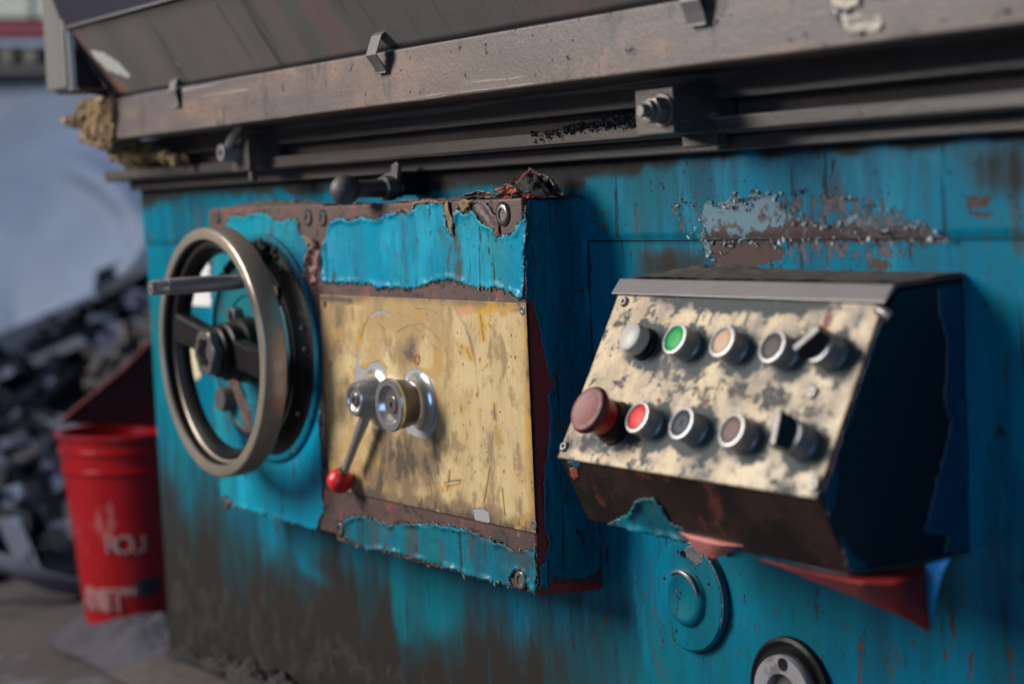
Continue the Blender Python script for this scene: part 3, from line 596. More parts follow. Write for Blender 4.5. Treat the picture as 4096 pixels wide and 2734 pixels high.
# ================================================================== GEARBOX HOUSING
YG = -.083; YL = -.076
gb = thing('gearbox_housing', P(1800, 2350, 0), 'boxy blue gearbox cover with badly peeling paint and a yellowed plate', 'gearbox')
XGR = P(2353, 1050, 0)[0]
zgt = P(2104, 790, YG)[2]; zgb = PX(2155, 2378, XGR)[2]
xgl = P(1285, 1000, YG)[0]
b = MB(); b.box((xgl, YG, zgb), (XGR, .01, zgt)); hs = b.build('housing', 'primer', gb, .0025, 3)
# left cover
xll = P(835, 900, YL)[0]; zlt = P(900, 833, YL)[2]; zlb = P(890, 2016, YL)[2]
cr = MB(); r = .012; pts = []
for (cx_, cz_, a0) in [(xll + r, zlb + r, 180), (xgl - .0012 - .001, zlb, None), (xgl - .0022, zlt, None), (xll + r, zlt - r, 90)]:
    if a0 is None: pts.append((cx_, YL, cz_))
    else:
        for k in range(7): a = math.radians(a0 + k * 15); pts.append((cx_ + r * math.cos(a), YL, cz_ + r * math.sin(a)))
cr.prism(pts, (0, .07, 0)); lc = cr.build('left_cover', 'primer', gb, .002, 2)
# paint skins
S1 = [(1292, 1128), (1287, 1050), (1290, 979), (1318, 904), (1331, 880), (1379, 870), (1399, 884), (1447, 867), (1512, 877), (1549, 857), (1600, 846), (1645, 849), (1657, 814), (1715, 805), (1773, 814), (1790, 895), (1812, 945), (1822, 900), (1831, 825), (1860, 861), (1889, 831), (1920, 880), (1966, 911), (2007, 947), (2038, 931), (2066, 926), (2066, 908), (2087, 882), (2102, 875), (2108, 820), (2106, 900), (2099, 1039), (2097, 1197), (2068, 1182), (2017, 1161), (1987, 1149), (1956, 1156), (1890, 1146), (1839, 1131), (1803, 1118), (1736, 1125), (1685, 1143), (1634, 1156), (1568, 1151), (1527, 1153), (1486, 1136), (1379, 1131)]
skin('paint_layer', S1, FRONT(YG), gb, seed=2.0, lift=.0026, w=.0038, wave=.0004, amp=.0024, mats=('skin', 'edge', 'redback'))
S2 = [(1379, 2126), (1379, 2080), (1425, 2059), (1450, 2059), (1501, 2070), (1532, 2087), (1570, 2098), (1634, 2089), (1744, 2090), (1800, 2103), (1889, 2114), (1933, 2150), (2002, 2167), (2033, 2178), (2043, 2201), (2130, 2193), (2146, 2183), (2152, 2280), (2156, 2345), (2148, 2372), (2130, 2367), (2104, 2331), (2092, 2287), (2066, 2282), (2040, 2313), (2053, 2344), (1900, 2305), (1698, 2243), (1621, 2223), (1570, 2208), (1514, 2197), (1481, 2208), (1430, 2174), (1384, 2156)]
skin('paint_layer', S2, FRONT(YG), gb, seed=4.0, lift=.0026, w=.004, wave=.0009, amp=.0024, mats=('skin_dirty', 'edge', 'redback'))
S3 = [(905, 910), (916, 863), (991, 863), (1018, 850), (1066, 850), (1093, 874), (1127, 884), (1188, 874), (1198, 891), (1195, 911), (1216, 945), (1243, 966), (1227, 1013), (1222, 1085), (1236, 1200), (1262, 1330), (1272, 1500), (1282, 1650), (1290, 1850), (1298, 2042), (1282, 2075), (1272, 2122), (1100, 2068), (940, 2024), (925, 1995), (905, 1985), (888, 2000), (880, 1900), (868, 1700), (850, 1300), (838, 960), (870, 935)]
skin('paint_layer', S3, FRONT(YL), gb, seed=6.0, lift=.0022, w=.0035, wave=.0006, amp=.0024, mats=('skin', 'edge', 'redback'), step=.0026)
SIDE = ((XGR, 0, 0), EY, EZ, EX)
S4 = [(2106, 800), (2340, 792), (2352, 1050), (2372, 1400), (2390, 1800), (2400, 2120), (2410, 2250), (2385, 2290), (2330, 2312), (2210, 2305), (2185, 2345), (2172, 2355), (2160, 2346), (2158, 2260), (2180, 2240), (2190, 2190), (2176, 2110), (2170, 2000), (2172, 1900), (2190, 1790), (2200, 1660), (2186, 1590), (2211, 1539), (2190, 1480), (2165, 1371), (2150, 1299), (2132, 1217), (2100, 1192), (2096, 1000)]
skin('side_paint_layer', S4, SIDE, gb, seed=8.0, lift=.0024, w=.004, wave=.0010, mats=('wall', 'redback', 'redback'))
skin('exposed_primer', [(2098, 1190), (2150, 1190), (2180, 1400), (2240, 1540), (2215, 1700), (2205, 2000), (2220, 2330), (2400, 2330), (2402, 2352), (2156, 2380), (2130, 1700)], SIDE, gb, t=.0003, seed=28.0, lift=.0002, mats=('redback', 'redback', 'redback'), wave=0)
skin('side_paint_layer', [(2158, 2262), (2185, 2240), (2192, 2290), (2190, 2330), (2200, 2338), (2176, 2356), (2160, 2348)], ((XGR + .0016, 0, 0), EY, EZ, EX), gb, seed=18.0, lift=.002, mats=('skin', 'redback', 'redback'))
M['chipgrey'] = worn('grey_blue_chip', (.22, .29, .32), (.30, .34, .35), .5)
# loose flakes: the strip that curls off between the two covers, the tan tongue, corner scraps
def flake(name, outline, Y, seed, mats, lift=.006, parent=gb, amp=.0016): return skin(name, outline, FRONT(Y), parent, seed=seed, lift=lift, w=.006, step=.002, amp=amp, mats=mats, wave=.002)
flake('loose_paint_strip', [(1252, 962), (1275, 975), (1282, 1050), (1280, 1120), (1268, 1150), (1258, 1100), (1240, 1080), (1238, 1010)], YG - .002, 21, ('primer', 'edge', 'redback'), .008)
flake('tan_flake', [(1779, 805), (1800, 800), (1803, 850), (1825, 890), (1815, 950), (1800, 912), (1788, 880)], YG - .001, 22, ('edge', 'edge', 'edge'), .004)
flake('tan_flake', [(1540, 852), (1600, 838), (1650, 835), (1655, 806), (1720, 797), (1775, 806), (1776, 814), (1716, 811), (1662, 820), (1648, 853), (1600, 850)], YG - .0005, 23, ('edge', 'edge', 'edge'), .002)
flake('tan_flake', [(1212, 940), (1245, 950), (1252, 975), (1236, 985)], YG - .001, 24, ('edge', 'edge', 'edge'), .004)
flake('red_flake', [(1890, 826), (1925, 800), (1950, 810), (1995, 880), (2005, 945), (1985, 950), (1950, 908)], YG - .0006, 25, ('primer', 'edge', 'redback'), .0025)
flake('tan_flake', [(1838, 806), (1862, 850), (1888, 822), (1905, 800), (1868, 796)], YG - .0015, 26, ('edge', 'edge', 'redback'), .006)
def chips(outlines, n, seed, parent=None, mats=('edge', 'primer', 'swarf', 'skin')):                            # curled chips and flakes left along torn edges
    rs = random.Random(seed); b = MB()
    for L, Y in outlines:
        pts = ragged([P(x, y, Y)[[0, 2]] for x, y in L], .002, .002, seed)
        for k in range(int(n * len(pts) / 400)):
            q = pts[rs.randrange(len(pts))] + np.array((rs.gauss(0, .0011), rs.gauss(0, .0011))); r = .0007 + .0026 * rs.random() ** 2.5
            u = nrm((rs.gauss(0, 1), -.5 * rs.random(), rs.gauss(0, 1))); tl = .5 if parent is None else .12; u = nrm(u * (1, 1 if parent is None else .25, 1)); w_ = nrm(np.cross(u, (rs.gauss(0, tl), -1, rs.gauss(0, tl)))); nn = nrm(np.cross(u, w_)); nn = nn if nn[1] < 0 else -nn
            c = np.array((q[0], Y - .0006 - .0012 * rs.random(), q[1])); m_ = rs.choice((0, 0, 1, 2, 2, 3)); an = sorted(rs.uniform(0, 6.283) for _ in range(5))
            v = [c + (u * math.cos(a) * r * rs.uniform(.6, 1.5) + w_ * math.sin(a) * r * rs.uniform(.4, 1)) + nn * rs.uniform(0, .0006) for a in an]; b.prism(v, nn * .0003, m_)
    o = b.build('paint_chips', list(mats), parent or gb, fix=False); o['kind'] = 'stuff'
chips([(S1, YG), (S2, YG), (S3, YL)], 420, 5)
chips([(pe, -.0042), (pe2, -.0006), (ru2, -.0006), (pe[:8], -.0042), ([(2700, 790), (2790, 830), (2800, 900), (2760, 950), (2720, 880)], -.0042), ([(2900, 800), (3300, 760), (3700, 900), (3500, 930), (3100, 880)], -.0042)], 190, 8, mach, ('hood', 'chipgrey', 'swarf', 'chipgrey'))
# crumpled scraps standing on the top edge
def scrap(name, c, rx, ry, rz, mats, seed, parent):
    n = 16; A, B = np.meshgrid(np.linspace(-1, 1, n), np.linspace(-1, 1, n), indexing='ij'); q = np.stack([A.ravel(), B.ravel()], 1)
    jj = fbm(q, 1.6, seed, 4); j2 = fbm(q, 1.9, seed + 9, 4); rr = 1 + .35 * fbm(q * .8, 2.3, seed + 4)
    v = np.stack([c[0] + rx * q[:, 0] * rr + rx * .3 * j2, c[1] + ry * jj * 1.2 - ry * q[:, 1] * .4, c[2] + rz * (q[:, 1] * rr + .8) * (1 - .35 * q[:, 0] ** 2) + rz * .25 * j2], 1)
    idx = np.arange(n * n).reshape(n, n); fs = np.stack([idx[:-1, :-1], idx[1:, :-1], idx[1:, 1:], idx[:-1, 1:]], -1).reshape(-1, 4)
    o = meshobj(name, v, fs, list(mats), parent, False); s = o.modifiers.new('thickness', 'SOLIDIFY'); s.thickness = .0009; s.material_offset = 1; s.material_offset_rim = 2; return o
M['orange'] = worn('orange_rust_scrap', (.36, .07, .025), (.16, .04, .03), .7, [(60, (1, 1, 1), 1, None, 0, .56, .66, (.45, .25, .09), .7, 0, 0)], cs=(40, (1, 1, 1)))
c = P(2020, 790, YG); scrap('paint_scrap', (c[0], YG + .004, zgt), .020, .006, .0075, ('orange', 'wall', 'edge'), 1.0, gb)
c = P(1905, 800, YG); scrap('paint_scrap', (c[0], YG + .004, zgt - .002), .022, .006, .006, ('primer', 'edge', 'edge'), 2.0, gb)
c = P(2068, 790, YG); scrap('paint_scrap', (c[0], YG + .008, zgt), .012, .004, .005, ('orange', 'wall', 'edge'), 3.0, gb)
c = P(1640, 800, YG); scrap('paint_scrap', (c[0], YG + .006, zgt - .003), .045, .006, .003, ('primer', 'edge', 'edge'), 4.0, gb)
c = P(1430, 815, YG); scrap('paint_scrap', (c[0], YG + .006, zgt - .004), .05, .006, .003, ('primer', 'edge', 'edge'), 5.0, gb)
# dark flap of paint standing on the rear right corner and dirt heaped before it
q = [P(x, y, -.03) for x, y in [(2055, 785), (2052, 722), (2095, 702), (2125, 671), (2150, 686), (2209, 712), (2222, 725), (2258, 785)]]
o = skin('standing_paint_flap', [(2062, 790), (2056, 722), (2095, 702), (2125, 668), (2150, 686), (2209, 712), (2226, 722), (2262, 790)], FRONT(-.035), gb, seed=31, lift=.006, w=.01, amp=.002, wave=.005, mats=('bare', 'bare', 'bare'))
hp = heap('dirt_heap', (XGR - .035, -.052, zgt - .001), .060, .030, .027, 'swarf', gb, .0018, 3.0); hp['kind'] = 'stuff'
hp = heap('dust_on_top', (XGR - .14, -.05, zgt - .001), .17, .030, .006, 'dust', gb, .0035, 7.0); hp['kind'] = 'stuff'
hp = heap('dust_on_top', (P(1020, 830, YL)[0], -.045, zlt - .001), .17, .030, .010, 'dust', gb, .0035, 8.0); hp['kind'] = 'stuff'
b = MB(); zz_ = np.linspace(zgt - .002, zgb - .004, 70); xx_ = [XGR + .0012 + .0012 * mnoise.noise(Vector((0, 0, z * 40))) for z in zz_]
b.tube([(x, .0, z) for x, z in zip(xx_, zz_)], [.0016 + .0008 * mnoise.noise(Vector((3, 0, z * 60))) for z in zz_], 8); b.build('joint_gap', 'swarf', gb)
# socket bolts
def sbolt(x, y, Y, r, parent=gb, deep=.004):
    c = P(x, y, Y); b = MB(); b.ringlathe(c, -EY, [(-.001, r * 1.28), (.0012, r * 1.22), (.0012, r * 1.05), (-.001, r * 1.02)], 32, 1)
    b.lathe(c, -EY, [(-.001, r), (.0016, r), (.0022, r * .92), (.0022, r * .60), (.0005, r * .55), (.0004, .0004)], 32, 0); return b.build('socket_bolt', ['gun', 'black'], parent)
for x, y, Y, r in [(2012, 856, YG - .0005, .0105), (1234, 872, YL, .0085), (1292, 873, YG, .0085), (870, 868, YL, .0075), (1362, 2113, YG, .0085), (2084, 2318, YG - .001, .0095), (908, 2012, YL, .007)]: sbolt(x, y, Y, r)

# ---- yellowed instrument plate
PC = [(1289, 1184), (2119, 1203), (2162, 2141), (1322, 1944)]
cs = np.array([P(x, y, YG) for x, y in PC]); x0 = cs[[0, 3], 0].mean(); x1 = cs[[1, 2], 0].mean(); z1 = cs[:2, 2].mean(); z0 = cs[2:, 2].mean(); x1 = min(x1, XGR + .004)
plt_ = bpy.data.objects.new('instrument_plate', None); COL.objects.link(plt_)
ab, fs = grid(None, None, None, x0, x1, z0, z1, .0009)
YPl = YG - .0022
v = np.stack([ab[:, 0], YPl + .0004 * fbm(ab, 8, 5.0, 2), ab[:, 1]], 1)
bpy.data.objects.remove(plt_); plt_ = meshobj('instrument_plate', v, fs, ['plate', 'bare'], gb)
if plt_.data.polygons[0].normal.y > 0: plt_.data.flip_normals()
s = plt_.modifiers.new('thickness', 'SOLIDIFY'); s.thickness = .0018; s.offset = -1; s.material_offset_rim = 1
plt_['label'] = 'yellowed scratched metal plate behind the knobs'
px = proj(v)
K5 = 1.9575; q5 = lambda L: [(1200 + x / K5, 911 + y / K5) for x, y in L]
K3 = 2.24; q3 = lambda L: [(1200 + x / K3, 1350 + y / K3) for x, y in L]
sil = [soft(sdline(px, q5([(560, 690), (600, 662), (650, 658), (705, 680)])) - 5, 5), soft(sdline(px, q5([(470, 900), (455, 1000), (450, 1090), (460, 1180)])) - np.interp(px[:, 1], [1370, 1520], [2, 11]), 5),
       soft(sdline(px, q5([(410, 880), (415, 900)])) - 3, 4), soft(sdline(px, q5([(405, 970), (408, 1000)])) - 4, 4), soft(sdline(px, q5([(655, 960), (662, 1000)])) - 4, 4),
       soft(sdpoly(px, q3([(495, 300), (520, 250), (590, 290), (620, 230), (700, 215), (760, 260), (780, 350), (560, 420), (490, 390)])), 6),
       soft(sdpoly(px, q3([(940, 340), (960, 300), (1030, 268), (1110, 300), (1170, 350), (1205, 430), (1220, 560), (1250, 630), (1225, 760), (1190, 860), (1130, 912), (1050, 890), (960, 850), (930, 700)])), 5),
       soft(sdpoly(px, [(1890, 2035), (1925, 2030), (1955, 2045), (1960, 2085), (1940, 2100), (1905, 2090)]), 8), soft(sdline(px, q3([(1310, 1310), (1370, 1290), (1430, 1290)])) - 4, 5), soft(sdline(px, q3([(680, 760), (740, 810)])) - 8, 5)]
setattrf(plt_.data, 'silver', np.maximum.reduce(sil))
drk = [q5(L) for L in [[(760, 820), (800, 790), (860, 762), (940, 758)], [(1410, 680), (1425, 780), (1440, 880)], [(1305, 945), (1340, 1030)], [(900, 630), (1000, 640), (1080, 670)], [(410, 620), (415, 720)], [(610, 745), (665, 800)], [(1268, 920), (1272, 945)], [(1255, 970), (1258, 990)], [(540, 700), (500, 780), (480, 860)], [(1520, 1380), (1525, 1500)], [(1260, 1400), (1265, 1440)]]] + [q3(L) for L in [[(1300, 1300), (1370, 1280), (1440, 1275), (1430, 1310), (1310, 1330), (1300, 1300)], [(645, 940), (660, 970)]]] + [[(1720, 1930), (1730, 1980)], [(1960, 1870), (1940, 1990), (1935, 2010)], [(1800, 1880), (1790, 1960)], [(2010, 1950), (2020, 2060)]]
dm = np.minimum.reduce([sdline(px, L) for L in drk]); setattrf(plt_.data, 'dark', np.maximum(soft(dm - 1.5, 3.5), .8 * soft(sdline(px, q3([(590, 330), (620, 240), (690, 205), (750, 215), (775, 300)])) - 3, 6)))
e1 = -np.maximum.reduce([x0 - ab[:, 0], ab[:, 0] - x1, z0 - ab[:, 1], ab[:, 1] - z1])
oc = np.maximum.reduce([np.clip(1 - e1 / .018, 0, 1) * .85, soft(dm - 10, 10) * .6, .62 * soft(np.minimum.reduce([sdpoly(px, q3([(940, 340), (1030, 255), (1110, 285), (1215, 400), (1265, 630), (1200, 880), (1120, 925), (940, 860)])), sdpoly(px, q3([(480, 280), (620, 220), (760, 240), (800, 360), (490, 410)]))]) - 6, 12), .8 * soft(sdpoly(px, q3([(610, 1050), (720, 1060), (690, 1240), (600, 1160)])), 12), .7 * soft(sdline(px, q5([(520, 700), (480, 800), (440, 1000)])) - 12, 14), .6 * soft(sdpoly(px, [(1288, 1184), (1400, 1184), (1380, 1230), (1300, 1260)]), 20)])
pr_s = np.random.RandomState(3); pit = np.zeros(len(px)); halo = np.zeros(len(px))
for k in range(170):
    cx_ = pr_s.uniform(1300, 2150); cy_ = pr_s.uniform(1200, 2120); ra = pr_s.uniform(1.5, 5.5); st = pr_s.uniform(.6, 2.2)
    d_ = np.hypot((px[:, 0] - cx_) * 1.5, (px[:, 1] - cy_) / st); pit = np.maximum(pit, np.clip(1.2 - d_ / ra, 0, 1)); halo = np.maximum(halo, np.clip(1 - d_ / (ra * 2.6), 0, 1) * (.9 if k % 2 else .3))
scr = np.full(len(px), 1e9)
for k in range(46):
    a_ = np.array((pr_s.uniform(1300, 2140), pr_s.uniform(1200, 2100))); an = pr_s.normal(1.75, .5); ln = pr_s.uniform(15, 90); scr = np.minimum(scr, sdline(px, [a_, a_ + ln * np.array((math.cos(an), math.sin(an)))]))
setattrf(plt_.data, 'pit', np.maximum(pit, .62 * soft(scr - .5, 2.2)))
oc = np.maximum(oc, halo * 1.0); setattrf(plt_.data, 'ochre', oc)
di = np.maximum.reduce([.02 + .20 * np.clip(1 - (ab[:, 1] - z0) / (z1 - z0), 0, 1) ** 1.5, .38 * np.clip(1 - e1 / .016, 0, 1), .62 * soft(sdpoly(px, q3([(640, 780), (1100, 900), (1300, 1000), (1250, 1250), (1000, 1400), (600, 1400)])), 130), .55 * np.clip(1 - (ab[:, 1] - z0) / .035, 0, 1), .55 * soft(sdline(px, q3([(740, 830), (760, 1000), (720, 1250), (700, 1400)])) - 22, 14), .75 * soft(sdline(px, [(1288, 1190), (1400, 1200)]) - 16, 14), .5 * soft(sdline(px, [(2120, 1280), (2150, 2100)]) - 8, 18), .45 * soft(sdline(px, [(2115, 1230), (2050, 1240)]) - 15, 25), .45 * soft(sdpoly(px, [(1560, 1380), (1680, 1340), (1700, 1480), (1600, 1490)]), 50), .4 * soft(sdline(px, [(1350, 1230), (1380, 1700)]) - 25, 40)])  # dirt, plus the lever's cast shadow painted as an upright band
ang_ = np.arctan2(px[:, 1] - 1610, (px[:, 0] - 1600) * 1.6); rad_ = np.hypot((px[:, 0] - 1600) * 1.6, px[:, 1] - 1610)
sw_ = sum(np.exp(-((rad_ - r0 - 14 * np.sin(ang_ * 3 + r0)) / w0) ** 2) * np.clip(1.3 - np.abs(ang_ - a0_) / sp_, 0, 1) for r0, w0, a0_, sp_ in [(250, 10, -1.2, .9), (300, 14, -.9, .8), (360, 12, -1.0, .9), (430, 20, -.7, .7), (500, 14, -.5, .6), (340, 18, .9, .7), (420, 24, 1.1, .6)])
di = np.maximum(di, np.clip(sw_, 0, 1) * .25); setattrf(plt_.data, 'dirt', di)
setattrf(plt_.data, 'red', np.maximum(.9 * soft(sdpoly(px, q5([(1220, 590), (1420, 590), (1400, 660), (1300, 710), (1210, 700)])), 20), .8 * soft(sdline(px, q5([(1640, 600), (1650, 700), (1670, 830)])) - 8, 16)))
b = MB(); b.ringlathe(P(1668, 1437, YPl - .0003), -EY, [(0, .0058), (.0003, .0058), (.0003, .0042), (0, .0042)], 32); o = b.build('zero_mark', 'glyphred', plt_)
o.scale = (1, 1, 1)
for x, y in [(2090, 1240), (2136, 2097), (1300, 1215), (1345, 1935)]:
    MB().lathe(P(x, y, YPl), -EY, [(0, .0052), (.0006, .0050), (.0010, .0036), (.0004, .0020), (.0003, .0003)], 20).build('plate_screw', 'gun', plt_)
b = MB()
for k in range(9):
    a = P(1492 + k * 3, 1822 + k * 8, YPl - .0002); c = P(1472 + k * 3, 1868 + k * 3, YPl - .0002)
    d = nrm(c - a) * .0; n_ = np.array((0, 0, .0009)); b.add([a, a + n_, c + n_, c], [(0, 1, 2, 3)])
b.build('hatched_mark', 'glyphdark', plt_)

# ---- bearing flange disc behind the handwheel
bc = P(1071, 1390, YL); RD = .141
YD = along(1071, 1390, YL, 996)[1]; DD = YL - YD; RF = abs(P(996, 1395, YD)[2] - P(996, 1740, YD)[2])
fd = MB(); fd.ringlathe(bc, -EY, [(0, RD * 1.0), (.006, RD * .995), (DD * .35, RD * .93), (DD * .6, RD * .90), (DD * .85, RF * 1.06), (DD - .004, RF * 1.02), (DD - .001, RF), (DD - .004, RF - .004), (0, RF - .004)], 120, 0)
o = fd.build('drum_side', ['black'], gb); o['label'] = 'thick black greasy drum on the gearbox behind the handwheel'
rg = MB(); rg.ringlathe(bc, -EY, [(0, RD * 1.075), (.005, RD * 1.07), (.0065, RD * 1.05), (.0065, RD * 1.01), (0, RD * 1.01)], 120); rg.build('flange_lip', 'wall', gb)
rg = MB(); rg.lathe(bc, -EY, [(0, RF - .006), (DD - .002, RF - .003), (DD - .0008, RF - .006), (DD - .0008, RF * .62), (DD - .003, RF * .6), (DD - .003, .001)], 96); o = rg.build('drum_face', 'skin_dirty', gb)
q_ = [(905, 1500), (935, 1490), (1000, 1640), (1010, 1730), (985, 1725), (960, 1640)]; skin('bare_streak', q_, FRONT(YD), gb, t=.0004, seed=51, lift=.001, mats=('primer', 'edge', 'redback')); skin('bare_streak', [(1080, 1130), (1110, 1150), (1120, 1300), (1095, 1290)], FRONT(YD), gb, t=.0004, seed=52, lift=.001, mats=('primer', 'edge', 'redback'))
for ang in (-38, 2, 14, 55, 100):
    a = math.radians(ang); u_ = np.array((math.cos(a), 0, math.sin(a))); c = bc + u_ * RD * .915 - EY * DD * .42; MB().lathe(c, u_ - EY * .3, [(-.002, .0035), (.002, .0035), (.003, .0022), (.003, .0004)], 16).build('ring_screw', 'steel', gb)
gr_ = MB(); rs = random.Random(3)
for k in range(60):
    a = math.radians(96 + 14 * rs.gauss(0, 1)); dd_ = DD * rs.random(); rr_ = (RD * 1.0 - (RD - RF) * dd_ / DD) * (.98 + .06 * rs.random()); gr_.sphere(bc + np.array((math.cos(a) * rr_, -dd_, math.sin(a) * rr_)), .003 + .005 * rs.random(), 8)
o = gr_.build('grease_clot', 'black', gb, fix=False); o['kind'] = 'stuff'
# pale worn area and white label on the wall behind the wheel
MB().box(tuple(P(772, 1222, 0) + (0, -.0014, 0)), tuple(P(858, 1055, 0) + (0, -.0005, 0))).build('white_label', 'whitelabel', mach, .0005)
MB().lathe(P(780, 1440, 0), -EY, [(0, .030), (.0012, .030), (.0016, .027), (.0016, .001)], 40).build('cream_disc', 'creampaint', mach)

# ================================================================== HANDWHEEL
YW = None
p_ = P(1071, 1390, YL); YW = along(1071, 1390, YL, 835)[1]
wc = np.array((p_[0], YW, p_[2])); RWH = abs(P(838, 917, YW)[2] - P(838, 1909, YW)[2]) / 2
print('wheel', wc, RWH, YW)
hw = thing('handwheel', wc + EZ * -RWH, 'worn nickel handwheel with dark hub and protruding handle at the left of the machine', 'handwheel')
dR = .0155; dep_ = .031
MB().ringlathe(wc, EY, [(0, RWH - .0032), (.0010, RWH - .0012), (.0034, RWH), (dep_ - .002, RWH), (dep_, RWH - .002), (dep_, RWH - .030), (dep_ - .003, RWH - .033), (dep_ - .011, RWH - .031), (dep_ - .015, RWH - .026), (dep_ - .018, RWH - .0165), (.010, RWH - .0165), (.0025, RWH - .0160), (.0012, RWH - dR), (0, RWH - dR + .0008)], 160).build('rim', 'nickel', hw)
MB().ringlathe(wc, EY, [(.0035, RWH - .0159), (.016, RWH - .0159), (.0185, RWH - .024), (dep_ - .014, RWH - .0245), (dep_ - .010, RWH - .030), (dep_ - .004, RWH - .0332), (dep_ + .001, RWH - .0332), (dep_ + .001, RWH - .0345), (dep_ - .005, RWH - .0345), (dep_ - .012, RWH - .0315), (dep_ - .018, RWH - .026), (.016, RWH - .0185), (.0035, RWH - .0172)], 160).build('rim_groove', 'black', hw)
MB().ringlathe(wc, EY, [(.020, RWH - .0255), (.0225, RWH - .0275), (.0255, RWH - .0285), (.0265, RWH - .0262), (.023, RWH - .024)], 160).build('inner_bead', 'steel', hw)
hubl = along(1071, 1390, YL, 814)[1]; hb = lambda y: y - YW
MB().lathe(wc, EY, [(hb(hubl) + .016, .030), (hb(hubl) + .018, .033), (.020, .034), (.022, .038), (.026, .038), (.028, .034), (.040, .034), (.042, .042), (.060, .044), (hb(YL) - .02, .044)], 64).build('hub', 'black', hw)
def lob(q, t): return 1 + .07 * math.cos(6 * q)
MB().lathe(wc, EY, [(hb(hubl) + .017, .026), (hb(hubl) + .013, .0285), (hb(hubl) + .002, .029), (hb(hubl), .0270), (hb(hubl), .0195), (hb(hubl) + .0015, .0185), (hb(hubl) + .014, .0180), (hb(hubl) + .014, .001)], 72, lump=lob).build('hub_nut', 'gun', hw)
MB().lathe(wc, EY, [(hb(hubl) + .014, .013), (hb(hubl) + .009, .013), (hb(hubl) + .008, .011), (hb(hubl) + .008, .0008)], 24).build('shaft_tip', 'steel', hw)
def spoke(ang):
    a = math.radians(ang); u = np.array((math.cos(a), 0, math.sin(a))); s_ = np.array((-math.sin(a), 0, math.cos(a))); vs = []
    for (r, hw_, y0, y1) in [(.030, .020, .020, .040), (.07, .018, .016, .038), (RWH - .028, .021, .010, .034)]:
        for (sg, y) in ((-1, y0), (1, y0), (1, y1), (-1, y1)): vs.append(wc + u * r + s_ * hw_ * sg + EY * y)
    fs = [(0, 1, 2, 3), (8, 11, 10, 9)] + [(i * 4 + k, i * 4 + (k + 1) % 4, (i + 1) * 4 + (k + 1) % 4, (i + 1) * 4 + k) for i in range(2) for k in range(4)]
    return MB().add(vs, fs).build('spoke', 'black', hw, .005, 3)
for a in (168, -5): spoke(a)
ha = P(958, 1127, YW + .001); yhf = along(958, 1127, YW + .001, 598)[1]; Lh = YW - yhf
k1 = Lh * .80
MB().lathe(ha, -EY, [(-.004, .0088), (0, .0088), (.006, .0096), (k1 * .5, .0104), (k1, .0106), (k1 + .002, .0100), (k1 + .002, .006)], 40).build('handle_grip', 'handle', hw)
MB().lathe(ha, -EY, [(k1, .0090), (k1 + .004, .0092), (Lh - .004, .0094), (Lh, .0082), (Lh, .0052), (Lh - .006, .0046), (Lh - .006, .0004)], 40).build('handle_tip', 'chrome', hw)
# locking knob on the flange
kn = bc + np.array(P(980, 1590, YL) - bc); c0, yk = along(925, 1592, YD + .002, 878)
MB().lathe(c0, -EY, [(0, .0175), (-(yk - c0[1]) - .002, .0165), (-(yk - c0[1]), .0150), (-(yk - c0[1]), .001)], 32).build('locking_knob', 'gun', gb)
c0, yk = along(955, 1262, YD + .002, 922)
MB().lathe(c0, -EY, [(0, .0125), (c0[1] - yk - .001, .0120), (c0[1] - yk, .0110), (c0[1] - yk, .0065), (c0[1] - yk - .006, .006), (c0[1] - yk - .006, .0005)], 28).build('oil_cup', 'gun', gb)

# ================================================================== SHIFT LEVER AND DIAL
c0, yl = along(1508, 1588, YPl, 1414); Lb = YPl - yl
lv = thing('shift_lever', c0, 'tapered steel lever boss with slanting rod and red ball knob', 'lever')
MB().lathe(c0, -EY, [(0, .034), (.002, .034), (.0035, .031), (.0055, .0285), (.010, .0275), (Lb * .5, .0245), (Lb - .0015, .0198), (Lb, .0185), (Lb, .0145), (Lb - .0015, .0135), (Lb - .003, .0110), (Lb - .003, .0005)], 64).build('lever_boss', 'chrome', lv)
MB().lathe(c0, -EY, [(Lb - .003, .0085), (Lb - .001, .0085), (Lb, .0072), (Lb, .0028), (Lb - .003, .0022), (Lb - .003, .0003)], 28).build('boss_screw', 'steel', lv)
pr_ = c0 - EY * Lb * .55
a = P(1452, 1690, pr_[1]); e = P(1384, 1872, pr_[1]); d = nrm(e - a)
MB().tube([a - d * .02, a, a + (e - a) * .5, e - d * .003, e], [.0068, .0066, .0054, .0048, .0055]).build('lever_rod', 'chrome', lv)
bcn = P(1360, 1921, pr_[1]); MB().sphere(bcn, .0158, 48).build('ball_knob', 'redball', lv)
MB().lathe(bcn - d * .018, d, [(0, .0062), (.004, .0062), (.0055, .0055)], 24).build('ball_collar', 'steel', lv)
c0, yl = along(1684, 1605, YPl, 1553); Lb = YPl - yl
dl = thing('selector_dial', c0, 'round dished chrome dial knob on the yellowed plate, right of the red ball lever', 'knob')
MB().lathe(c0, -EY, [(0, .0335), (.002, .0335), (.003, .032), (.0055, .029), (.010, .0265), (.016, .0255), (.018, .022)], 72).build('dial_flange', 'chrome', dl)
MB().lathe(c0, -EY, [(.014, .0235), (.020, .0262), (.022, .0275), (Lb - .007, .0288), (Lb - .006, .0288)], 72).build('dial_body', 'steel', dl)
MB().lathe(c0, -EY, [(Lb - .0065, .0293), (Lb - .0055, .0305), (Lb - .0015, .0308), (Lb, .0298), (Lb, .0228), (Lb - .002, .0215), (Lb - .010, .0150), (Lb - .011, .0130), (Lb - .011, .0005)], 72).build('dial_rim', 'chrome', dl)
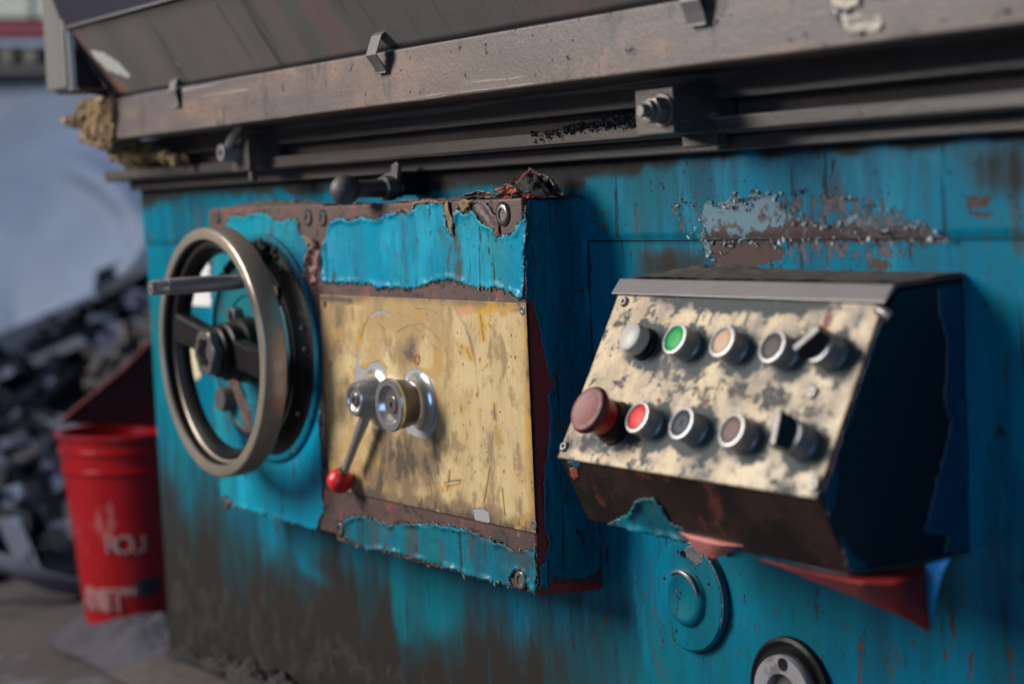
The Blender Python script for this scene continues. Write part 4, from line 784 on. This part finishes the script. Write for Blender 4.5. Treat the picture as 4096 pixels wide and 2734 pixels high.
MB().lathe(c0, -EY, [(Lb - .011, .0105), (Lb - .005, .0105), (Lb - .004, .0092), (Lb - .004, .0034), (Lb - .007, .0028), (Lb - .007, .0004)], 28).build('dial_screw', 'steel', dl)

# ================================================================== CONTROL BOX
XCR = P(3856, 1300, 0)[0]
G = {k: PX(x, y, XCR) for k, (x, y) in dict(A=(3572, 1147), F=(3546, 1218), E=(3280, 1994), D=(3400, 2290)).items()}
Bz = P(3856, 1112, 0)[2]; Cz = P(3888, 2216, 0)[2]
A = G['A']; E_ = G['E']; D_ = G['D']; F_ = G['F']; Tz = (A[2] + Bz) / 2
# left end of the box: where the panel's lower left corner sits on the same long edge as E
XCL = hit(2240, 1824, E_, nrm(np.cross(EX, E_ - F_)))[0]
print('box', A, F_, E_, D_, Bz, Cz, XCL, XCR)
cb = thing('control_box', ((XCL + XCR) / 2, 0, Cz), 'sloping push button control box with grey hood hanging on the blue machine wall', 'control box')
prof = [(A[1] + .004, A[2] - .003), (0.004, Bz), (0.004, Cz), (D_[1], D_[2]), (E_[1], E_[2]), (F_[1] + .004, F_[2] + .0)]
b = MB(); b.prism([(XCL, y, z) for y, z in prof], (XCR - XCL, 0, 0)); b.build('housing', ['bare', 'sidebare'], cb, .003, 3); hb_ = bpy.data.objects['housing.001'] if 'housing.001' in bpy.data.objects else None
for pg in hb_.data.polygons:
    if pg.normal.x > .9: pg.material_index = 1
# hood: top sheet and folded lip
b = MB(); t = .002
top = [(A[1] - .002, A[2] + .001), (0.0, Bz + .003)]
b.prism([(XCL - .004, A[1] - .001, A[2] + .0015), (XCL - .004, .003, Bz + .003), (XCL - .004, .003, Bz + .001), (XCL - .004, A[1], A[2] - .001)], (XCR - XCL + .008, 0, 0))
b.build('hood_top', 'dust', cb)
lz = P(2498, 1126, A[1])
b = MB(); pv = nrm(np.array((0, F_[1] - A[1], F_[2] - A[2]))); nn = nrm(np.cross(pv, EX)); nn = nn if nn[1] < 0 else -nn
p1 = np.array((XCL - .006, A[1], A[2] + .001)) + nn * .003; p2 = np.array((XCL - .006, F_[1], F_[2] - .001)) + nn * .007
b.prism([p1, p2, p2 - nn * .0018, p1 - nn * .0025 + (0, .004, 0)], (XCR - XCL + .010, 0, 0)); b.build('hood_lip', 'hood', cb, .0008)
# dust and chips on the hood
ab, fs = grid(None, None, None, XCL, XCR, A[1] + .004, -.001, .004)
z_ = np.interp(ab[:, 1], [A[1], 0], [A[2] + .0018, Bz + .0035]); hgt = .0016 + .0016 * fbm(ab, 60, 3.0) + .007 * np.clip(1 - np.abs(ab[:, 0] - P(2930, 1090, 0)[0]) / .10, 0, 1) * np.clip((ab[:, 1] + .05) / .05, 0, 1) * (.7 + .8 * fbm(ab, 70, 6.0))
o = meshobj('dust_layer', np.stack([ab[:, 0], ab[:, 1], z_ + np.maximum(hgt, .0002)], 1), fs, 'dust', cb); o['kind'] = 'stuff'
# button panel
v0 = nrm(np.array((0, E_[1] - F_[1], E_[2] - F_[2]))); pn = nrm(np.cross(v0, EX)); pn = pn if pn[1] < 0 else -pn
Fp = np.array((0, F_[1], F_[2])) + pn * .0025; Lp = float(np.linalg.norm(E_ - F_))
xa, xb = XCL + .0005, XCR - .0015
ab, fs = grid(None, None, None, xa, xb, -.002, Lp + .001, .002)
v = Fp + ab[:, :1] * EX + ab[:, 1:] * v0
pan = meshobj('button_panel', v, fs, ['panel', 'greysheet'], cb)
if np.dot(np.array(pan.data.polygons[0].normal), pn) < 0: pan.data.flip_normals()
s = pan.modifiers.new('thickness', 'SOLIDIFY'); s.thickness = .002; s.offset = -1; s.material_offset_rim = 1
px = proj(v)
HB = .0185
def front(x, y, h=HB): return hit(x, y, Fp + pn * h, pn)
R6 = lambda x, y: (2200 + x / 1.2389, 1000 + y / 1.2389)
btn = [('white', (405, 432), .0), ('green', (615, 437), 0), ('cream', (850, 450), 0), ('taupe', (1098, 475), 0), ('sel1', (1300, 480), 0), ('estop', (175, 780), 0), ('redb', (430, 825), 0), ('key', (648, 855), 0), ('brown', (897, 890), 0), ('sel2', (1165, 920), 0)]
base = []
for nme, (x, y), _ in btn:
    hh = HB if nme != 'estop' else .040
    if nme.startswith('sel'): hh = .018
    if nme == 'white': hh = .018
    c = front(*R6(x, y), hh) if not nme.startswith('sel') else front(*R6(*{'sel1': (1345, 480), 'sel2': (1195, 925)}[nme]), .016)
    base.append((nme, c - pn * (hh if not nme.startswith('sel') else .016)))
bp = proj([q for _, q in base])
dm = np.minimum.reduce([np.hypot(px[:, 0] - q[0] - 8, px[:, 1] - q[1] - 10) for q in bp])
di = np.maximum.reduce([1.0 * np.clip(1.40 - dm / 120, 0, 1), 1.0 * np.clip(1.2 - (ab[:, 1] - .002) / .020, 0, 1) * np.clip(1 - np.abs((ab[:, 0] - (xa + xb) / 2) / ((xb - xa) * .55)) ** 2, .2, 1), .75 * soft(sdpoly(px, [R6(*q) for q in [(60, 900), (230, 880), (330, 960), (300, 1040), (50, 1010)]]), 40),  # dirt round the buttons; the strip under the hood also paints its shadow
    .55 * soft(sdline(px, [R6(*q) for q in [(560, 560), (720, 660), (880, 740), (1100, 780)]]) - 30, 45), .5 * soft(sdline(px, [R6(*q) for q in [(250, 560), (330, 700)]]) - 20, 60), .55 * soft(sdline(px, [R6(*q) for q in [(100, 1030), (600, 1120), (1330, 1220)]]) - 2, 14), .5 * soft(sdpoly(px, [R6(*q) for q in [(1480, 320), (1660, 320), (1600, 480), (1560, 400)]]), 30), .5 * soft(sdpoly(px, [R6(*q) for q in [(370, 240), (480, 250), (420, 380), (320, 420)]]), 40), .45 + 0 * dm])
setattrf(pan.data, 'dirt', di)
setattrf(pan.data, 'spots', np.maximum(.5, soft(sdline(px, [R6(*q) for q in [(560, 560), (720, 660), (900, 700), (1100, 740)]]) - 60, 60)) * (1 - .6 * np.clip(1 - (xb - ab[:, 0]) / .05, 0, 1)))
setattrf(pan.data, 'maroon', np.maximum.reduce([soft(np.hypot((px[:, 0] - R6(*q)[0]), (px[:, 1] - R6(*q)[1]) * .8) - 12, 7) for q in [(352, 670), (540, 745), (768, 760)]]))
def stem(c, prof, mats, name, parent, seg=40, lump=None, smooth=True): return MB().lathe(c, pn, prof, seg, lump=lump, smooth=smooth).build(name, mats, parent)
def empt(name, parent, label=None):
    e = bpy.data.objects.new(name, None); COL.objects.link(e); e.empty_display_size = .02; setparent(e, parent)
    if label: e['label'] = label
    return e
RB = .0152
lens = dict(green='green', cream='creamlens', taupe='taupelens', redb='redlens', key='greylens', brown='brownlens')
names = dict(green='green push button in a white ring', cream='cream push button in a white ring', taupe='grey brown push button, fourth in the upper row', redb='bright red push button in a white ring', key='dark grey push button with a slot', brown='pinkish brown push button, third lens in the lower row')
for nme, c in base:
    if nme in lens:
        e = empt('push_button', cb, names[nme])
        stem(c, [(0, RB * 1.04), (.002, RB * 1.04), (.003, RB * .98), (HB - .004, RB * .94), (HB - .004, RB * .7)], 'collar', 'button_collar', e)
        MB().ringlathe(c, pn, [(HB - .005, RB * .93), (HB - .003, RB), (HB - .0008, RB), (HB, RB * .95), (HB + .0002, RB * .83), (HB - .001, RB * .79), (HB - .005, RB * .79)], 48).build('button_ring', 'ring', e)
        stem(c, [(HB - .006, RB * .79), (HB - .0022, RB * .79), (HB - .0010, RB * .70), (HB - .0006, RB * .4), (HB - .0005, .0004)], lens[nme], 'button_lens', e)
        if nme == 'key': MB().prism([c + pn * (HB - .0004) + EX * a_ + v0 * b_ for a_, b_ in ((-.0008, -.003), (.0008, -.003), (.0008, .003), (-.0008, .003))], pn * .0008).build('key_slot', 'black', e)
    elif nme == 'white':
        e = empt('push_button', cb, 'dirty white domed push button at the upper left of the panel')
        stem(c, [(0, RB * 1.05), (.003, RB * 1.05), (.004, RB * .95), (.009, RB * .95), (.009, RB * .8)], 'black', 'button_collar', e)
        stem(c, [(.006, RB * .93), (.018, RB * .95), (.021, RB * .90), (.0225, RB * .72), (.023, .0005)], 'whitecap', 'button_cap', e)
    elif nme == 'estop':
        e = empt('emergency_stop', cb, 'red mushroom emergency stop button at the lower left')
        stem(c, [(0, .021), (.004, .021), (.005, .0185), (.013, .0185), (.015, .0175), (.015, .015)], 'black', 'stop_collar', e)
        stem(c, [(.012, .0165), (.024, .0172), (.030, .0190), (.030, .01)], 'red', 'stop_body', e)
        stem(c, [(.028, .0180), (.030, .0215), (.033, .0230), (.036, .0227), (.0385, .0210), (.0395, .0180), (.0390, .0160), (.0390, .0005)], 'estop', 'mushroom_head', e, 56)
    else:
        e = empt('selector_switch', cb, 'black rotary selector switch, %s row' % ('upper' if nme == 'sel1' else 'lower'))
        stem(c, [(0, RB * 1.04), (.003, RB * 1.04), (.004, RB * .98), (.018, RB * .97), (.020, RB * .9), (.020, RB * .6)], 'collar', 'switch_collar', e)
        MB().ringlathe(c, pn, [(.017, RB * .96), (.019, RB * 1.0), (.0212, RB * .97), (.0215, RB * .86), (.019, RB * .84), (.017, RB * .86)], 48).build('switch_ring', 'ring', e)
        ang = math.radians(45 if nme == 'sel1' else 101); u = EX * math.cos(ang) - v0 * math.sin(ang); s_ = np.cross(pn, u)
        o_ = c + pn * .018 - (0 if nme == 'sel1' else 0) * EX
        vs = []
        for (hw_, hl, h) in [(.0085, .0125, .0), (.0070, .0140, .004), (.0042, .0150, .015), (.0034, .0145, .0165)]:
            for a_, b_ in ((-1, -1), (1, -1), (1, 1), (-1, 1)): vs.append(o_ + u * hl * a_ + s_ * hw_ * b_ + pn * h)
        fs_ = [(3, 2, 1, 0), (12, 13, 14, 15)] + [(i * 4 + k, i * 4 + (k + 1) % 4, (i + 1) * 4 + (k + 1) % 4, (i + 1) * 4 + k) for i in range(3) for k in range(4)]
        MB().add(vs, fs_).build('switch_handle', 'blackplastic', e, .0012)
        MB().add([o_ + u * hl * a_ + s_ * .0022 * b_ + pn * .0168 for hl in (.0135,) for a_, b_ in ((-1, -1), (1, -1), (1, 1), (-1, 1))], [(0, 1, 2, 3)]).build('pointer_line', 'hood', e)
def glyph(body, x, y, size, mat, name):
    return text(name, body, hit(*R6(x, y), Fp + pn * .0006, pn), size, EX, -v0, mat, pan)
glyph('0', 1372, 352, .020, 'glyphred', 'printed_zero'); glyph('I', 730, 335, .018, 'glyphgreen', 'printed_mark'); glyph('I', 970, 345, .020, 'glyphgreen', 'printed_mark'); glyph('I', 1525, 350, .020, 'glyphgreen', 'printed_mark')
glyph('||||', 1282, 795, .012, 'glyphdark', 'printed_hatch'); glyph('||||', 1160, 730, .014, 'glyphdark', 'printed_hatch'); glyph('0', 1350, 910, .016, 'glyphdark', 'printed_symbol')
for sx in (-1, 1):
    c = hit(*R6(495, 310), Fp + pn * .0006, pn); MB().add([c, c + EX * sx * .006 + v0 * .005, c + EX * sx * .006 - v0 * .005], [(0, 1, 2)]).build('printed_arrow', 'glyphdark', pan)
for x, y in [(372, 258), (1640, 300), (75, 975), (1315, 1165), (1308, 705)]:
    stem(hit(*R6(x, y), Fp, pn), [(0, .0052), (.002, .0050), (.003, .0040), (.003, .0020), (.0012, .0018), (.0012, .0003)], 'gun', 'panel_screw', pan, 20)
MB().tube([hit(*R6(1625, 290), Fp + pn * .004, pn), hit(*R6(1660, 310), Fp + pn * .006, pn), hit(*R6(1690, 330), Fp + pn * .003, pn)], .0045, 10).build('hood_latch', 'gun', cb)
# paint left on the right side, on the lower front and the sheets that hang from it
SP = ((XCR + .0, 0, 0), EY, EZ, EX)
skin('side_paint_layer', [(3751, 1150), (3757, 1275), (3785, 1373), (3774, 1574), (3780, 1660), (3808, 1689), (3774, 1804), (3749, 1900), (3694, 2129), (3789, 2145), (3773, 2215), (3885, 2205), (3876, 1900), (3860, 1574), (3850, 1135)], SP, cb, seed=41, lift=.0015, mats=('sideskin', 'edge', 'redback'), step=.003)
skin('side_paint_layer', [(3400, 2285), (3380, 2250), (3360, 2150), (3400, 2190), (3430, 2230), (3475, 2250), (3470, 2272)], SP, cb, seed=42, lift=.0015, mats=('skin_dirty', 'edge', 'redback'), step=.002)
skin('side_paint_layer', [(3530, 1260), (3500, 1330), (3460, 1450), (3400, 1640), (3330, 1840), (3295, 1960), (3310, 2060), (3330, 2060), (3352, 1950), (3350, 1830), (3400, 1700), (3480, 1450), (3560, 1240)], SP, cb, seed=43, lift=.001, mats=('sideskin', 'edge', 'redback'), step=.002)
fv = nrm(np.array((0, D_[1] - E_[1], D_[2] - E_[2]))); fn = nrm(np.cross(fv, EX)); fn = fn if fn[1] < 0 else -fn
LOW = (E_ * (0, 1, 1), EX, fv, fn)
R5b = lambda L: [(2200 + x / 1.566, 1450 + y / 1.566) for x, y in L]
skin('lower_paint_layer', R5b([(345, 1010), (400, 985), (500, 940), (545, 860), (600, 835), (660, 840), (715, 900), (750, 985), (840, 1040), (880, 1100), (870, 1118), (600, 1060), (350, 1012)]), LOW, cb, seed=44, lift=.003, mats=('skin_dirty', 'edge', 'salmon'))
skin('lower_paint_layer', R5b([(105, 612), (190, 615), (200, 650), (165, 660), (130, 640)]), LOW, cb, seed=45, lift=.001, mats=('skin_dirty', 'edge', 'salmon'))
skin('rust_spot', R5b([(125, 650), (175, 655), (185, 720), (150, 730), (130, 690)]), LOW, cb, seed=46, lift=.0005, t=.0003, mats=('orange', 'orange', 'orange'))
# hanging peeled sheets (real curved sheets below the box)
def sheet_from(name, rows, mats, parent, thick=.0009, n=18, seed=1., rag=.0015):
    """rows: list of pixel polylines with depth, top to bottom; lofted into a curved sheet"""
    R_ = []
    for row in rows:
        pts = np.array([P(x, y, Y) for x, y, Y in row]); t = np.linspace(0, 1, len(pts)); u = np.linspace(0, 1, n); R_.append(np.stack([np.interp(u, t, pts[:, k]) for k in range(3)], 1))
    R_ = np.array(R_); m_ = 14; tt = np.linspace(0, 1, len(R_)); uu = np.linspace(0, 1, m_); G_ = np.zeros((m_, n, 3))
    for k in range(3):
        for j in range(n): G_[:, j, k] = np.interp(uu, tt, R_[:, j, k])
    v = G_.reshape(-1, 3); f1 = fbm(v, 60, seed); f2 = fbm(v, 60, seed + 5); edge = np.zeros((m_, n)); edge[-1] = 1; edge[:, 0] = .6; edge[:, -1] = .6; edge = edge.ravel()
    v = v + np.stack([f1 * rag * (.3 + edge * 2), f2 * rag * .8, f1 * rag * (.3 + edge * 2)], 1)
    idx = np.arange(m_ * n).reshape(m_, n); fs = np.stack([idx[:-1, :-1], idx[1:, :-1], idx[1:, 1:], idx[:-1, 1:]], -1).reshape(-1, 4)
    o = meshobj(name, v, fs, list(mats), parent); s = o.modifiers.new('thickness', 'SOLIDIFY'); s.thickness = thick; s.material_offset = 1; s.material_offset_rim = 1
    sb = o.modifiers.new('sub', 'SUBSURF'); sb.levels = sb.render_levels = 1; o.modifiers.move(1, 0); return o
dy = D_[1]
sheet_from('hanging_salmon_paint', [[(2660, 2082, dy + .005), (2760, 2110, dy + .005), (2880, 2140, dy + .005), (3020, 2180, dy + .005)], [(2690, 2112, dy - .004), (2770, 2150, dy - .008), (2880, 2175, dy - .010), (3000, 2185, dy - .002)], [(2770, 2140, dy + .002), (2782, 2205, dy + .004), (2850, 2236, dy + .004), (2925, 2205, dy + .004), (2950, 2190, dy + .006)][0:5]], ('salmon', 'salmon'), cb, seed=3.)
sheet_from('teal_paint_edge', [[(2900, 2165, dy + .006), (3100, 2225, dy + .006), (3260, 2270, dy + .006), (3400, 2292, dy + .006)], [(2905, 2225, dy + .008), (3060, 2240, dy + .010), (3230, 2280, dy + .010), (3400, 2305, dy + .008)]], ('skin_dirty', 'redback'), cb, seed=4., rag=.0008)
sheet_from('hanging_red_paint', [[(3035, 2232, dy + .010), (3250, 2280, dy + .012), (3400, 2297, dy + .014), (3560, 2270, dy + .05), (3700, 2250, dy + .08)], [(3040, 2236, dy + .010), (3270, 2296, dy - .004), (3450, 2330, dy - .012), (3600, 2330, dy + .008), (3705, 2300, dy + .055)], [(3045, 2240, dy + .010), (3260, 2322, dy + .012), (3440, 2400, dy + .016), (3600, 2468, dy + .03), (3722, 2530, dy + .05)]], ('redback', 'redback'), cb, seed=5., rag=.0008, n=26)
sheet_from('torn_blue_edge', [[(3700, 2258, dy + .075), (3760, 2240, dy + .08), (3806, 2228, dy + .085)], [(3694, 2340, dy + .07), (3735, 2330, dy + .075), (3765, 2310, dy + .08)], [(3690, 2410, dy + .06), (3720, 2415, dy + .065), (3745, 2412, dy + .07)], [(3720, 2525, dy + .055), (3724, 2500, dy + .06), (3735, 2470, dy + .065)]], ('brightblue', 'redback'), cb, seed=6., rag=.0012)

# ================================================================== BACKGROUND
ab, fs = grid(None, None, None, -9, 3, -3.5, 9, .1)
nz = .012 * fbm(ab, .9, 2.0) + .004 * fbm(ab, 6, 4.0)
o = meshobj('floor', np.stack([ab[:, 0], ab[:, 1], ZF - .002 + nz * (ab[:, 0] < XL - .05)], 1), fs, 'floor'); o['kind'] = 'structure'; o['label'] = 'dusty grey workshop floor'
RT, UP_, FW = RW[:, 0], -RW[:, 1], RW[:, 2]
def at(x, y, z_): r = ray(x, y); return CAM + r / (r @ FW) * z_     # the point z_ metres ahead on a line of sight
def slab(name, quad, mat, th=.05, parent=None, bev=.004):
    q = [np.array(c) for c in quad]; n_ = nrm(np.cross(q[1] - q[0], q[3] - q[0])); n_ = n_ if n_ @ FW > 0 else -n_
    return MB().prism(q, n_ * th).build(name, mat, parent, bev)
# far wall and what stands against it
zf = 6.4
fwl = slab('far_wall', [at(-1500, -900, 6.6), at(1500, -900, 6.9), at(1500, 3200, 6.9), at(-1500, 3200, 6.6)], 'farwall', .1); fwl['kind'] = 'structure'; fwl['label'] = 'blurred far workshop wall'
wn = thing('window', at(60, 60, zf), 'blurred pale greenish window at the top left corner', 'window')
slab('window_pane', [at(-500, -500, zf), at(120, -500, zf), at(120, 72, zf), at(-500, 72, zf)], 'window', .03, wn)
slab('window_pane', [at(128, -500, zf), at(420, -500, zf), at(420, 72, zf), at(128, 72, zf)], 'window', .03, wn)
slab('window_frame', [at(119, -500, zf - .02), at(129, -500, zf - .02), at(129, 72, zf - .02), at(119, 72, zf - .02)], 'farwall', .04, wn)
o = slab('maroon_beam', [at(-500, 84, 6.2), at(450, 84, 6.2), at(450, 146, 6.2), at(-500, 150, 6.2)], 'maroon', .08); tag(o, 'dark red horizontal beam under the blurred window, top left', 'beam')
sf = thing('shelf', at(60, 300, 5.8), 'blue grey shelf below the dark red beam, far left background', 'shelf')
slab('shelf_board', [at(-500, 158, 5.8), at(450, 158, 5.8), at(450, 186, 5.8), at(-500, 188, 5.8)], 'tarp', .25, sf)
slab('shelf_board', [at(-500, 262, 5.8), at(450, 258, 5.8), at(450, 296, 5.8), at(-500, 300, 5.8)], 'navy', .25, sf)
slab('shelf_back', [at(-500, 180, 6.1), at(450, 180, 6.1), at(450, 360, 6.1), at(-500, 360, 6.1)], 'blackplastic', .04, sf)
for x, y, r, l in [(38, 222, .030, 'rounded tan part on the far shelf, nearer the left picture edge'), (135, 222, .032, 'rounded grey part on the far shelf, nearer the grey post')]:
    tag(MB().lathe(at(x, 256, 5.85), EZ, [(0, r * .8), (r * .6, r), (r * 1.3, r * .9), (r * 1.9, r * .5), (r * 1.95, .001)], 20).build('machine_part', 'shelfitem'), l, 'machine part', 'parts on the far shelf')
# the big blue-grey sheet
n1, n2 = 60, 60; U, V_ = np.meshgrid(np.linspace(0, 1, n1), np.linspace(0, 1, n2), indexing='ij'); vs = []
for u, vv in zip(U.ravel(), V_.ravel()):
    x = -500 + 1300 * u; ytop = 335; ybot = 1640 - 1.02 * max(0, x - 60) + .25 * min(0, x - 60); ybot = max(ybot, 860)
    y = ytop + (ybot - ytop) * vv; z_ = 5.9 - .45 * vv ** 1.5
    ar = math.hypot((x - 190) / 360, (y - 960) / 300); z_ += -.07 * math.exp(-((ar - 1) / .16) ** 2) * max(0, min(1, (x - 150) / 200)) * max(0, min(1, (1000 - y) / 200)) + .06 * math.sin(x * .006 + y * .004)
    vs.append(at(x, y, z_) )
idx = np.arange(n1 * n2).reshape(n1, n2); fs = np.stack([idx[:-1, :-1], idx[1:, :-1], idx[1:, 1:], idx[:-1, 1:]], -1).reshape(-1, 4)
o = meshobj('sheet_cover', vs, fs, 'tarp'); s_ = o.modifiers.new('thickness', 'SOLIDIFY'); s_.thickness = .01; tag(o, 'large smooth blue grey sheet hanging behind the machine, out of focus', 'sheet')
# scrap pile
rs = random.Random(11); pd = MB(); pp = MB()
def shard(mb, c, r, thin, mi=0):
    ax = [nrm([rs.gauss(0, 1) for _ in range(3)])]; b_ = nrm(np.cross(ax[0], (rs.random(), .3, 1))); c_ = np.cross(ax[0], b_); k = rs.randint(4, 6)
    pts = [c + (b_ * math.cos(6.283 * i / k) * r * (.6 + .8 * rs.random()) + c_ * math.sin(6.283 * i / k) * r * (.35 + .5 * rs.random())) for i in range(k)]
    mb.prism(pts, ax[0] * thin, mi)
def edge_y(x): return np.interp(x, [-300, 0, 90, 260, 400, 520, 640], [1480, 1500, 1580, 1370, 1220, 1130, 1040])
for k in range(480):
    x = rs.uniform(-260, 680); y0_ = edge_y(x) - 10; y = y0_ + (2400 - y0_) * rs.random(); zz = 5.3 - 1.5 * (y - 1100) / 1300 + rs.uniform(-.05, .05)
    shard(pd, at(x, y, zz), rs.uniform(.04, .16), rs.uniform(.01, .05), 0 if rs.random() < .93 else 1)
q = [at(-400, 1500, 5.4), at(700, 1040, 5.4), at(700, 2400, 3.9), at(-400, 2400, 3.9)]; pd.prism(q, FW * .2, 0)
M['rubblepale'] = worn('blue_grey_scrap', (.07, .085, .14), (.17, .20, .29), .35, [(7, (1, 1, 2), 1, None, 0, .44, .52, (.008, .01, .016), .5, 0, 0)], cs=(6, (1, 1, 1)), spec=.15)
M['rubblebrown'] = worn('brown_scrap', (.03, .025, .025), (.09, .075, .07), .6)
for k in range(26):
    x = rs.uniform(380, 640); y = rs.uniform(1280, 1600); zz = 5.1 - 1.5 * (y - 1100) / 1300; shard(pd, at(x, y, zz), rs.uniform(.03, .06), .02, 2)
for (x, y, r) in [(40, 1780, .13), (150, 1900, .12), (60, 2040, .12), (210, 2050, .10), (310, 2150, .11), (120, 1720, .10), (300, 1520, .07), (440, 1450, .08), (420, 1330, .07), (20, 2180, .1), (560, 1200, .08)]:
    zz = 5.2 - 1.5 * (y - 1100) / 1300; c = at(x, y, zz)
    for j in range(4): shard(pd, c + RT * rs.uniform(-.04, .04) + UP_ * rs.uniform(-.03, .03), r * rs.uniform(.5, .9), .02, 1)
o = pd.build('scrap_pile', ['rubble', 'rubblepale', 'rubblebrown'], None, fix=False); tag(o, 'dark blurred heap of crumpled scrap left of the red bin', 'scrap heap', kind='stuff')
o = MB().tube([at(-300, 2190, 3.5), at(-100, 2215, 3.5), at(60, 2265, 3.5), at(200, 2325, 3.52), at(330, 2350, 3.58), at(480, 2350, 3.7)], .0175, 20).build('hose', 'hose'); tag(o, 'thick grey hose lying across the scrap, left picture edge', 'hose')
for nm, L, r in [('folded_sheet', [(640, 860), (560, 1020), (440, 1180), (330, 1330)], .035), ('folded_sheet', [(660, 1040), (590, 1160), (520, 1260)], .045)]:
    o = MB().tube([at(x, y, 5.2) for x, y in L], r, 16).build(nm, 'tarp'); tag(o, 'pale fold of sheet running down to the scrap heap, %s' % ('longer upper one' if r < .04 else 'short one against the machine edge'), 'sheet', 'folds of sheet over the scrap')
# red bin
zb3 = 3.3; bc_ = PZ(556, 2470, ZF); fwh = nrm(np.array((FW[0], FW[1], 0))); rth = nrm(np.array((RT[0], RT[1], 0))); zb3 = (bc_ - CAM) @ FW; kpx = zb3 / F
ht = (2470 - 1706) * kpx * 1.0; rb_, rt_ = 208 * kpx, 272 * kpx
bn = thing('red_bin', bc_, 'tapered red plastic bin with white print standing behind the left edge of the machine', 'bin')
rr_ = lambda t: rb_ + (rt_ - rb_) * t
prf = [(0, rb_ * .93), (.004, rb_), (ht * .80, rr_(.80)), (ht * .805, rr_(.8) + .004), (ht * .82, rr_(.82) + .004), (ht * .825, rr_(.825)), (ht * .90, rr_(.9)), (ht * .905, rr_(.9) + .004), (ht * .92, rr_(.92) + .004), (ht * .925, rr_(.925)), (ht * .985, rr_(.98)), (ht * .985, rt_ + .006), (ht, rt_ + .006), (ht, rt_ - .004), (ht * .8, rr_(.8) - .005), (ht * .1, rb_ * .9), (ht * .1, .001)]
MB().lathe(bc_, EZ, prf, 64).build('bin_body', 'bin', bn)
def onbin(x, y, off=.002):
    t = ((2470 - y) * kpx) / ht; r = rr_(t) + off; sn = np.clip((x - 556 + .04 * (2470 - y)) * kpx / r, -1, 1); cs_ = math.sqrt(1 - sn * sn)
    return bc_ + EZ * ht * t + rth * r * sn - fwh * r * cs_, rth * cs_ + fwh * sn
for ch_, x, y, sz in [('R', 502, 2130, .045), ('O', 552, 2132, .045), ('U', 602, 2134, .045), ('A', 395, 2350, .06), ('N', 440, 2352, .06), ('T', 485, 2354, .06), ('I', 520, 2355, .06)]:
    c, ea = onbin(x, y); text('bin_letter', ch_, c, sz, ea, EZ, 'binwhite', bn, .0008)
def patch(name, x0_, x1_, y0_, y1_, mat):
    n = 12; vs = []
    for i in range(n):
        x = x0_ + (x1_ - x0_) * i / (n - 1)
        for y in (y0_ + 6 * math.sin(i * 2.1), y1_ + 5 * math.sin(i * 1.7)): vs.append(onbin(x, y, .001)[0])
    return meshobj(name, vs, [(2 * i, 2 * i + 1, 2 * i + 3, 2 * i + 2) for i in range(n - 1)], mat, bn)
patch('white_band', 372, 470, 2310, 2390, 'binwhite'); patch('white_band', 520, 600, 2300, 2330, 'binwhite'); patch('dark_smear', 590, 680, 2270, 2340, 'navy')
zl_ = zb3 + .02
lid = [(252, 1690), (300, 1640), (400, 1562), (500, 1478), (590, 1385), (700, 1330), (820, 1400), (820, 1720)]
MB().prism([at(x, y, zl_ - .12 + .0009 * (x - 250) * .3) for x, y in lid], FW * .006).build('bin_lid', 'bindark', bn, .001)
MB().tube([at(x, y, zl_ - .125 + .00027 * (x - 250)) for x, y in lid[:6]], .006, 10).build('lid_rim', 'bindark', bn)
# crumpled grey cloth before the bin, black swarf at the foot
M['cloth'] = worn('dusty_grey_cloth', (.034, .032, .040), (.055, .052, .066), .85)
o = heap('grey_cloth', PZ(640, 2570, ZF - .006), .34, .18, .050, 'cloth', None, .008, 5.0, None, .1, 7); tag(o, 'grey dusty cloth crumpled on the floor between the red bin and the machine', 'cloth')
o.rotation_euler = (0, 0, 0)
for i, (x, y, rx, hh) in enumerate([(760, 2600, .05, .012), (900, 2640, .06, .014), (1020, 2700, .10, .03), (1130, 2760, .12, .03)]):
    c = P(x, y, -.10); c[2] = max(c[2] - .006, ZF)
    o = heap('swarf_pile', c, rx, .035, hh, 'swarf', None, .005, 9.0 + i); tag(o, 'black swarf lying at the dusty foot of the machine, bottom left', 'swarf', kind='stuff')
